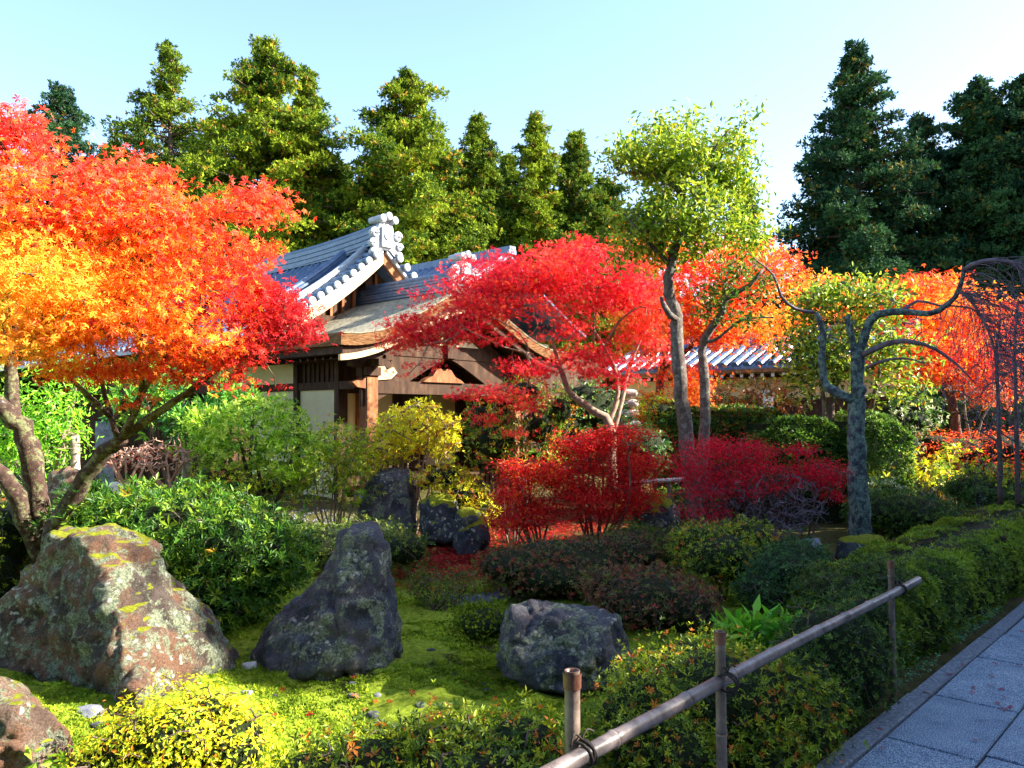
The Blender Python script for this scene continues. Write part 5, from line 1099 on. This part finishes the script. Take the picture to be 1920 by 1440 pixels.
# left greens
shrub('young_cypress', 'bright green feathery young cypress behind the lichen covered trunk', 'tree', [(90, 760, 9.6, 75, 90, .6), (70, 850, 9.5, 80, 70, .5), (20, 800, 9.4, 50, 90, .4), (130, 700, 9.8, 50, 50, .4)], 900, 5, .085, NARROW, [((.16,.42,.02), 3), ((.34,.62,.04), 4), ((.08,.24,.02), 1)], 130, 5, 'palewood', 'leaf', spread=.07, shell=.2, clump=2.2, stemr=.03, cthr=-.5, footat=(80, 9.6))
shrub('pine_shrub', 'light green long needled pine in front of the dark shed', 'pine', [(270, 745, 10.6, 60, 50, .5), (370, 790, 10.4, 70, 45, .5), (430, 750, 10.8, 40, 45, .4), (330, 720, 10.8, 45, 25, .4)], 520, 1, .13, FINE, [((.10,.28,.04), 3), ((.26,.46,.05), 3), ((.04,.14,.04), 2)], 131, 4, 'bark', 'conifer', spread=.05, shell=.1, clump=1.8, stemr=.03, footat=(340, 10.6))
shrub('pieris_shrub', 'bright green tree like shrub with a short bare trunk left of the porch post', 'shrub', [(480, 800, 9.6, 95, 52, .6), (430, 850, 9.5, 62, 38, .4), (545, 850, 9.5, 60, 52, .4), (500, 770, 9.8, 50, 28, .4), (390, 810, 9.7, 40, 40, .4)], 2300, 1, .058, WH5, [((.10,.26,.015), 2), ((.30,.50,.02), 4), ((.55,.68,.10), 3)], 132, 6, 'lichen2', core=.0, stemr=.035, footat=(462, 9.6), cthr=-.7)
shrub('azalea', 'low sunlit yellow green azalea beside the short trunk of the pieris shrub', 'azalea', [(410, 900, 9.2, 52, 32, .35), (450, 915, 9.1, 30, 20, .2)], 620, 1, .045, WH5, YG+[((.6,.25,.03), 1)], 133, 5, core=.7)
shrub('green_shrub', 'loose green shrub with reddish stems below the porch beam', 'shrub', [(640, 835, 10.2, 55, 50, .4), (600, 880, 10, 60, 45, .4), (670, 900, 9.9, 45, 55, .4), (540, 905, 9.9, 60, 45, .4), (620, 860, 10, 70, 60, .4)], 1500, 1, .052, WH5, [((.10,.24,.015), 2), ((.34,.50,.02), 4), ((.60,.62,.04), 2), ((.6,.3,.05), .6)], 134, 12, 'palewood', cthr=-.45, shell=.3, stemr=.012, footat=(620, 10))
shrub('yellow_pieris', 'rounded golden yellow shrub with white branching stems above the stump shaped rock', 'shrub', [(780, 805, 10.6, 78, 42, .5), (730, 830, 10.5, 50, 36, .4), (830, 820, 10.6, 36, 40, .3), (770, 775, 10.7, 42, 22, .3), (700, 860, 10.4, 30, 30, .3)], 1700, 1, .055, WH5, YL, 135, 11, 'palewood', cthr=-.7, shell=.5, stemr=.02, footat=(760, 10.6), r_tip=.006, maxtw=320)
shrub('yellow_azalea', 'low yellow azalea between the stump shaped rock and the red azalea', 'azalea', [(830, 895, 10.0, 55, 26, .4), (870, 930, 9.8, 45, 35, .3), (900, 960, 9.7, 35, 30, .3)], 900, 1, .046, WH5, YL+[((.6,.18,.02), 1)], 136, 8, 'palewood', core=.6)
shrub('mixed_maple_shrub', 'green shrub flecked with orange and red leaves under the red maple', 'shrub', [(930, 830, 10.0, 62, 60, .5), (1010, 800, 10.1, 60, 60, .5), (985, 735, 10.2, 50, 36, .4), (1050, 770, 10.2, 40, 45, .4), (900, 780, 10.2, 36, 40, .3), (1000, 870, 9.9, 60, 40, .4)], 1350, 1, .055, WH5, [((.06,.16,.015), 4), ((.22,.34,.02), 4), ((.62,.30,.03), 1.6), ((.70,.06,.03), 1.0), ((.50,.50,.05), 1.5)], 137, 10, 'bark', core=.5, cthr=-.7, footat=(960, 10))
# picket fence glimpsed below the porch
rt = thing('picket_fence', 'low grey picket fence between the yellow shrub and the mixed shrub', 'fence', foot(880, 11.3)); mb = MB()
for k in range(12):
    a = P(850+k*8, 905, 11.3); V, Fc = box((a[0]-.02, a[1], -.05), (a[0]+.02, a[1]+.03, .78)); mb.add(V, Fc)
mb.build('pickets', M['bark'], rt); mb = MB()
for z in (.25, .62): V, Fc = box((P(845, 0, 11.3)[0], 11.335, z), (P(945, 0, 11.3)[0], 11.37, z+.05)); mb.add(V, Fc)
mb.build('rails', M['bark'], rt)
# red azaleas
def layered(px, py, Yp, w_, h_, n, seed):
    r = np.random.default_rng(seed); return [(px+r.uniform(-.6, .6)*w_, py+(k/(n-1)-.5)*h_*1.7, Yp+r.uniform(-.25, .25), w_*r.uniform(.35, .6), h_*r.uniform(.16, .24), .35) for k in range(n)]
shrub('red_azalea', 'bright red azalea in flat layers below the red maple trunk', 'azalea', layered(1140, 885, 8.8, 120, 78, 18, 1)+[(1170, 812, 8.8, 85, 15, .3), (1080, 835, 8.8, 60, 20, .3), (1060, 900, 8.7, 60, 25, .3), (1210, 880, 8.8, 50, 14, .3), (1120, 960, 8.7, 90, 22, .35), (1170, 925, 8.8, 70, 24, .35), (1075, 930, 8.7, 60, 26, .35)], 5600, 4, .042, NARROW, REDA, 140, 12, 'bark', 'maple', shell=.0, spread=.03, footat=(1110, 8.8), stemr=.016, clump=2.5, r_tip=.0035, maxtw=260)
shrub('red_azalea', 'smaller red azalea with dark stems left of the bright layered one', 'azalea', layered(985, 925, 8.6, 78, 62, 13, 2)+[(1030, 880, 8.6, 45, 25, .3), (970, 975, 8.5, 60, 22, .3)], 2900, 4, .042, NARROW, REDA+[((.75,.3,.03), 1)], 141, 10, 'bark', 'maple', shell=.0, spread=.03, footat=(1010, 8.6), stemr=.014, clump=2.5)
shrub('red_azalea', 'crimson azalea with grey twiggy underside in front of the tall green trunk', 'azalea', [(1350, 838, 8.0, 85, 22, .4), (1390, 850, 8.0, 70, 18, .4), (1360, 900, 7.9, 90, 16, .4), (1320, 960, 7.8, 60, 14, .3), (1440, 915, 7.9, 50, 12, .3), (1300, 875, 7.9, 50, 30, .35), (1420, 850, 8.0, 30, 14, .3), (1390, 880, 7.9, 60, 14, .4), (1330, 920, 7.8, 60, 16, .3), (1400, 925, 7.8, 30, 10, .3)], 3200, 3, .036, NARROW, [((.48,.008,.035), 3), ((.72,.02,.05), 4)], 142, 6, 'bark', 'maple', shell=.0, spread=.028, footat=(1370, 7.9), stemr=.014, clump=2.5)
shrub('red_azalea', 'thin crimson azalea reaching towards the lichen covered trunk', 'azalea', [(1500, 845, 8.3, 38, 10, .3), (1530, 880, 8.3, 60, 16, .4), (1550, 900, 8.2, 36, 18, .3), (1490, 900, 8.2, 30, 10, .3), (1560, 930, 8.2, 26, 8, .2), (1440, 880, 8.2, 40, 10, .3)], 1400, 3, .038, NARROW, [((.48,.008,.035), 3), ((.72,.02,.05), 4)], 143, 3, 'bark', 'maple', shell=0, spread=.028, footat=(1500, 8.2), stemr=.012, clump=2.5)
# twiggy underside
rr = np.random.default_rng(144); rt = thing('twiggy_shrub', 'dense grey brown leafless shrub under the crimson azaleas', 'shrub', foot(1400, 8.0)); mb = MB(); st = []
for q in range(14): a = 1400+rr.uniform(-90, 110); st.append((LP([(a, 1020, 8.0), (a+rr.uniform(-20, 20), 960, 8.0+rr.normal()*.15), (a+rr.uniform(-50, 50), 900, 8.0+rr.normal()*.3)]), .012, .006))
T = sample_blobs(rr, [(1360, 930, 8.0, 90, 62, .5), (1470, 935, 8.1, 90, 55, .5), (1440, 970, 7.9, 110, 36, .4)], 1500, .1)[0]
grow(mb, st, T, rr, .0028, rmax=.008, wig=.22); mb.build('stems', M['cherrytwig'], rt)
lv = MB(); T = sample_blobs(rr, [(1400, 930, 8.0, 130, 60, .5)], 1500, .1)[0]; leaves(lv, T, rr.normal(size=T.shape), .026, OVAL, pal(rr, len(T), [((.10,.03,.035), 3), ((.07,.08,.03), 2), ((.35,.02,.03), 1)]), rr); lv.build('leaves', M['leaf'], rt)
# low brown azaleas
for k, (bl, lb, sd, n, pl) in enumerate((
 ([(1060, 1050, 7.2, 130, 42, .5), (960, 1060, 7.0, 70, 36, .4), (1170, 1040, 7.4, 80, 42, .4), (1040, 1085, 6.8, 110, 34, .3)], 'low brown twiggy azalea behind the flat topped rock', 150, 3000, BRN),
 ([(1215, 1130, 6.0, 110, 62, .45), (1290, 1150, 5.8, 60, 55, .3), (1150, 1100, 6.2, 60, 36, .3)], 'low reddish brown azalea right of the flat topped rock', 151, 2600, BRN),
 ([(1355, 1045, 6.8, 85, 52, .45), (1310, 1020, 7.0, 50, 36, .3), (1400, 1010, 7.0, 50, 32, .3)], 'green azalea with orange tips in front of the crimson azaleas', 152, 2200, AZ),
 ([(1190, 1010, 7.9, 60, 22, .4), (1260, 1040, 7.6, 50, 32, .4)], 'moss topped low azalea between the rounded rock and the brown azalea', 153, 1300, [((.06,.10,.012), 3), ((.15,.20,.02), 3)]),
 ([(1480, 1085, 6.2, 75, 60, .4), (1430, 1110, 6.0, 40, 36, .3), (1500, 1040, 6.4, 45, 26, .3)], 'dark blue green small leaved shrub behind the broadleaf clump', 154, 2300, DKG),
 ([(1570, 1120, 5.5, 75, 52, .35), (1640, 1100, 5.6, 60, 52, .3)], 'low dark azalea at the near end of the clipped hedge', 155, 2000, [((.03,.07,.012), 3), ((.09,.14,.02), 3)]),
 ([(1700, 965, 10, 90, 40, .8), (1780, 985, 9.6, 80, 34, .6), (1640, 960, 10, 50, 36, .5)], 'rounded clipped dark green mound right of the lichen covered trunk', 156, 2600, [((.03,.075,.012), 3), ((.07,.14,.018), 3), ((.12,.19,.02), 1)]),
 ([(1825, 918, 11, 50, 26, .5), (1870, 935, 10.6, 60, 24, .5)], 'low green clipped shrub in front of the slim bare trees', 157, 1300, [((.04,.10,.02), 3), ((.09,.18,.025), 3)]),
 ([(1240, 955, 10.2, 80, 26, .5), (1290, 935, 10.4, 60, 22, .4)], 'small bright green shrub under the pale log', 158, 900, GR))):
    shrub('azalea' if 'azalea' in lb.split(' behind')[0].split(' in front')[0] else 'green_shrub', lb, 'azalea' if k in (0, 1, 2, 3, 5) else 'shrub', bl, int(n*1.9), 1, .027 if k not in (6, 7) else .04, WH5, pl, sd, 7, 'twig', core=.82, stemr=.008, cthr=-.9, outw=.7)
# hedges in the middle ground at right
def hedge(name, label, x0, x1, top, bot, Yp, dep, n, pl, seed, size=.06, cat='hedge'):
    gg = np.random.default_rng(seed); a = P(x0, 0, Yp); b = P(x1, 0, Yp); h = P(0, top, Yp)[2]; rt = thing(name, label, cat, foot((x0+x1)/2, Yp+dep/2)); z0 = max(-.03, P(0, bot, Yp)[2])
    face = gg.choice(4, n, p=[.5, .38, .06, .06]); x = gg.uniform(a[0], b[0], n); y = Yp+gg.random(n)*dep; z = z0+gg.random(n)*(h-z0)
    y = np.where(face == 0, Yp, y); z = np.where(face == 1, h, z); x = np.where(face == 2, a[0], np.where(face == 3, b[0], x))
    ed = np.clip(np.minimum(x-a[0], b[0]-x)/.35, 0, 1); z = np.where(z > h-.35, z-(1-ed)*.3*(z-h+.35)/.35, z); y = y+(np.clip((z-(h-.25))/.25, 0, 1)**2)*.15*(face == 0)
    p = np.stack([x, y, z], -1); d = np.where((face == 1)[:, None], [0, 0, 1.], np.where((face == 0)[:, None], [0, -1., .2], np.where((face == 2)[:, None], [-1., 0, .2], [1., 0, .2])))
    p = p+d*(.09*nz(p, 1.7, seed)+.04*nz(p, 6, seed))[:, None]
    mb = MB(); leaves(mb, p, d+gg.normal(size=p.shape)*.5, size*gg.uniform(.6, 1.3, n), WH5, pal(gg, n, pl), gg); mb.build('foliage', M['leaf'], rt)
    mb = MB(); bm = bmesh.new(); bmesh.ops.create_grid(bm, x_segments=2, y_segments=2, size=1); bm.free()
    s = .1; V, Fc = box((a[0]+s, Yp+s, -.06), (b[0]-s, Yp+dep-s, h-s)); mb.add(V, Fc); mb.build('shade_core', M['core'], rt)  # block filling with leaf shade in its colour
HG = [((.025,.07,.012), 3), ((.07,.16,.02), 4), ((.20,.32,.03), 2)]
hedge('mixed_hedge', 'glossy dark hedge with brown leaves below the white signpost', 1235, 1500, 770, 900, 12.4, 1.2, 4200, HG+[((.35,.14,.03), 1)], 160)
hedge('clipped_hedge', 'square clipped green hedge just left of the lichen covered trunk', 1420, 1598, 782, 930, 11.6, 1.4, 3600, HG, 161, .05)
hedge('clipped_hedge', 'sunlit glossy green hedge right of the lichen covered trunk', 1612, 1712, 778, 960, 11.2, 1.6, 3000, [((.05,.13,.015), 3), ((.15,.28,.03), 4), ((.35,.45,.12), 2)], 162, .05)
hedge('clipped_hedge', 'dark flat topped hedge in the shade behind the orange red shrub', 1728, 1960, 752, 900, 15.5, 2.0, 3000, [((.015,.045,.012), 3), ((.04,.10,.018), 3)], 163, .07)
shrub('yellow_shrub', 'yellow leaved shrub in front of the pale straw fence', 'shrub', [(1700, 880, 11.6, 65, 42, .4), (1770, 880, 11.8, 50, 36, .4), (1660, 900, 11.3, 40, 40, .3), (1790, 850, 12, 40, 22, .3)], 420, 1, .075, WH5, YL+[((.20,.34,.03), 3)], 164, 8, cthr=-.3, shell=.1)
shrub('white_flowered_shrub', 'glossy light leaved shrub at the corner of the clipped hedge', 'shrub', [(1715, 790, 12.8, 42, 30, .4), (1700, 830, 12.6, 30, 26, .3), (1665, 930, 10.7, 36, 30, .3)], 600, 1, .06, WH5, [((.05,.14,.02), 2), ((.22,.36,.10), 3), ((.55,.58,.40), 2)], 165, 5, core=.6)
shrub('orange_red_shrub', 'flat topped orange red azalea hedge at the right edge above the straw fence', 'azalea', [(1800, 845, 12.6, 85, 34, .6), (1880, 840, 12.4, 70, 34, .6), (1750, 830, 12.8, 45, 20, .4), (1850, 880, 12.2, 60, 26, .4), (1930, 850, 12.2, 40, 40, .4)], 2600, 2, .058, NARROW, [((.80,.10,.03), 4), ((.85,.22,.03), 3), ((.62,.02,.03), 2)], 166, 8, 'bark', 'maple', core=.7, spread=.04)
shrub('green_shrub', 'sparse light green shrub at the foot of the right bare trees', 'shrub', [(1890, 900, 10.6, 50, 34, .4), (1840, 890, 10.8, 36, 26, .3)], 260, 1, .06, WH5, YG, 167, 6, cthr=-.3, shell=.1)
shrub('brown_shrub', 'reddish brown leaved shrub in front of the corridor wall', 'shrub', [(1400, 735, 15.5, 60, 38, .6), (1330, 760, 15.5, 50, 30, .5), (1480, 745, 15.6, 40, 36, .5)], 620, 1, .09, WH5, [((.20,.07,.03), 3), ((.42,.16,.03), 2), ((.14,.20,.03), 2), ((.34,.36,.05), 1)], 168, 7, cthr=-.4, shell=.1, stemr=.02)
shrub('green_shrub', 'light green shrub glowing between the two slim trunks in the middle', 'shrub', [(1240, 775, 12.9, 45, 28, .4), (1265, 810, 12.8, 55, 26, .4)], 620, 1, .06, WH5, YG, 169, 5, core=.6)
shrub('orange_shrub', 'small orange leaved shrub beside the stacked sunlit blocks', 'shrub', [(1225, 745, 13.8, 40, 16, .4), (1300, 735, 13.4, 40, 34, .4), (1210, 775, 13, 30, 12, .3)], 420, 3, .055, STAR3, [((.85,.30,.03), 3), ((.8,.12,.03), 2)], 170, 5, 'redbark', 'maple', shell=.1)
shrub('green_shrub', 'dark evergreen shrub filling behind the red maple trunk', 'shrub', [(1100, 770, 11.6, 70, 60, .6), (1060, 820, 11.4, 70, 60, .5), (1190, 840, 11.4, 70, 50, .5)], 1300, 1, .07, WH5, DKG+[((.14,.24,.03), 2)], 171, 5, core=.8)
shrub('green_shrub', 'dark shrub in the shade under the pieris shrub and the shed', 'shrub', [(520, 905, 11.0, 90, 30, .4), (250, 925, 10.5, 80, 20, .4), (120, 915, 10.3, 80, 24, .4)], 900, 1, .05, WH5, GR, 172, 6, core=.75)

# ================================================================== ADDED UNSEEN HEDGES THAT CAST SHADE
def shade_hedge(label, x, y0, y1, hf, seed):
    gg = np.random.default_rng(seed); rt = thing('added_shade_hedge', label, 'hedge', (x, (y0+y1)/2, 0)); n = int((y1-y0)*560)
    y = gg.uniform(y0, y1, n); h = np.array([hf(q) for q in y]); z = h*(1-gg.random(n)**1.4*.98)+.1*gg.normal(size=n); p = np.stack([x-.0+gg.normal(size=n)*.30, y, z], -1)
    mb = MB(); leaves(mb, p, gg.normal(size=p.shape), .20*gg.uniform(.6, 1.3, n), TUFT, pal(gg, n, DKG), gg); mb.build('foliage', M['conifer'], rt)
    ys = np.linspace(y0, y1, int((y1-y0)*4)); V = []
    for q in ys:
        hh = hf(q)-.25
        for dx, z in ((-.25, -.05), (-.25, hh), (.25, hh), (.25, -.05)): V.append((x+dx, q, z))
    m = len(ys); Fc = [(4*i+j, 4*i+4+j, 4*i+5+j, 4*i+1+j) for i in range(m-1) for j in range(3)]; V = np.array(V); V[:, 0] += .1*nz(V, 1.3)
    MB().add(V, Fc).build('shade_core', M['core'], rt)
TAN = math.tan(R(SUN_EL)); CX = 12.
def need(y):           # height of shade wanted, expressed as the x where the shadow edge meets the ground
    # y here is the garden Y; the hedge stands where the sun ray crosses CX
    pts = [(-3, .2), (1.5, -.2), (2.6, -.55), (3.1, -.7), (3.5, -.15), (4.45, -.15), (4.75, -1.2), (4.95, -2.4), (5.8, -3.1), (7.0, -2.6), (8.0, -1.6), (9.0, -1.0), (10, .6), (10.8, 2.5), (11.6, 9), (22, 11)]
    return float(np.interp(y, [a for a, b in pts], [b for a, b in pts]))
def hprof(yh):
    yg = yh-(CX+1)*math.tan(R(SUN_AZ)); return max(.7, (CX-need(yg))*TAN/math.cos(R(SUN_AZ))+.12*math.sin(yh*5)+.12*math.sin(yh*11.3)-(.45*max(0, math.sin(yg*8.3+.5)) if 3.3 < yg < 4.7 else 0))
shade_hedge('unseen evergreen hedge on the far side of the path, added and shaped to shade the garden', CX, -4, 18, hprof, 200)  # added out of view; its height profile shapes the shadow edge

gg = np.random.default_rng(201); rt = thing('added_shade_hedge', 'unseen evergreen hedge added behind the viewpoint to cut the sky light', 'hedge', (-2, -6, 0)); n = 9000  # added out of view to darken the shade facing the camera
p = np.stack([gg.uniform(-14, 11, n), -6+gg.normal(size=n)*.3, 8.2*(1-gg.random(n)**1.3*.98)], -1)
mb = MB(); leaves(mb, p, gg.normal(size=p.shape), .26*gg.uniform(.6, 1.3, n), TUFT, pal(gg, n, DKG), gg); mb.build('foliage', M['conifer'], rt)
V, Fc = box((-14, -6.3, -.05), (11, -5.8, 7.9)); MB().add(V, Fc).build('shade_core', M['core'], rt)
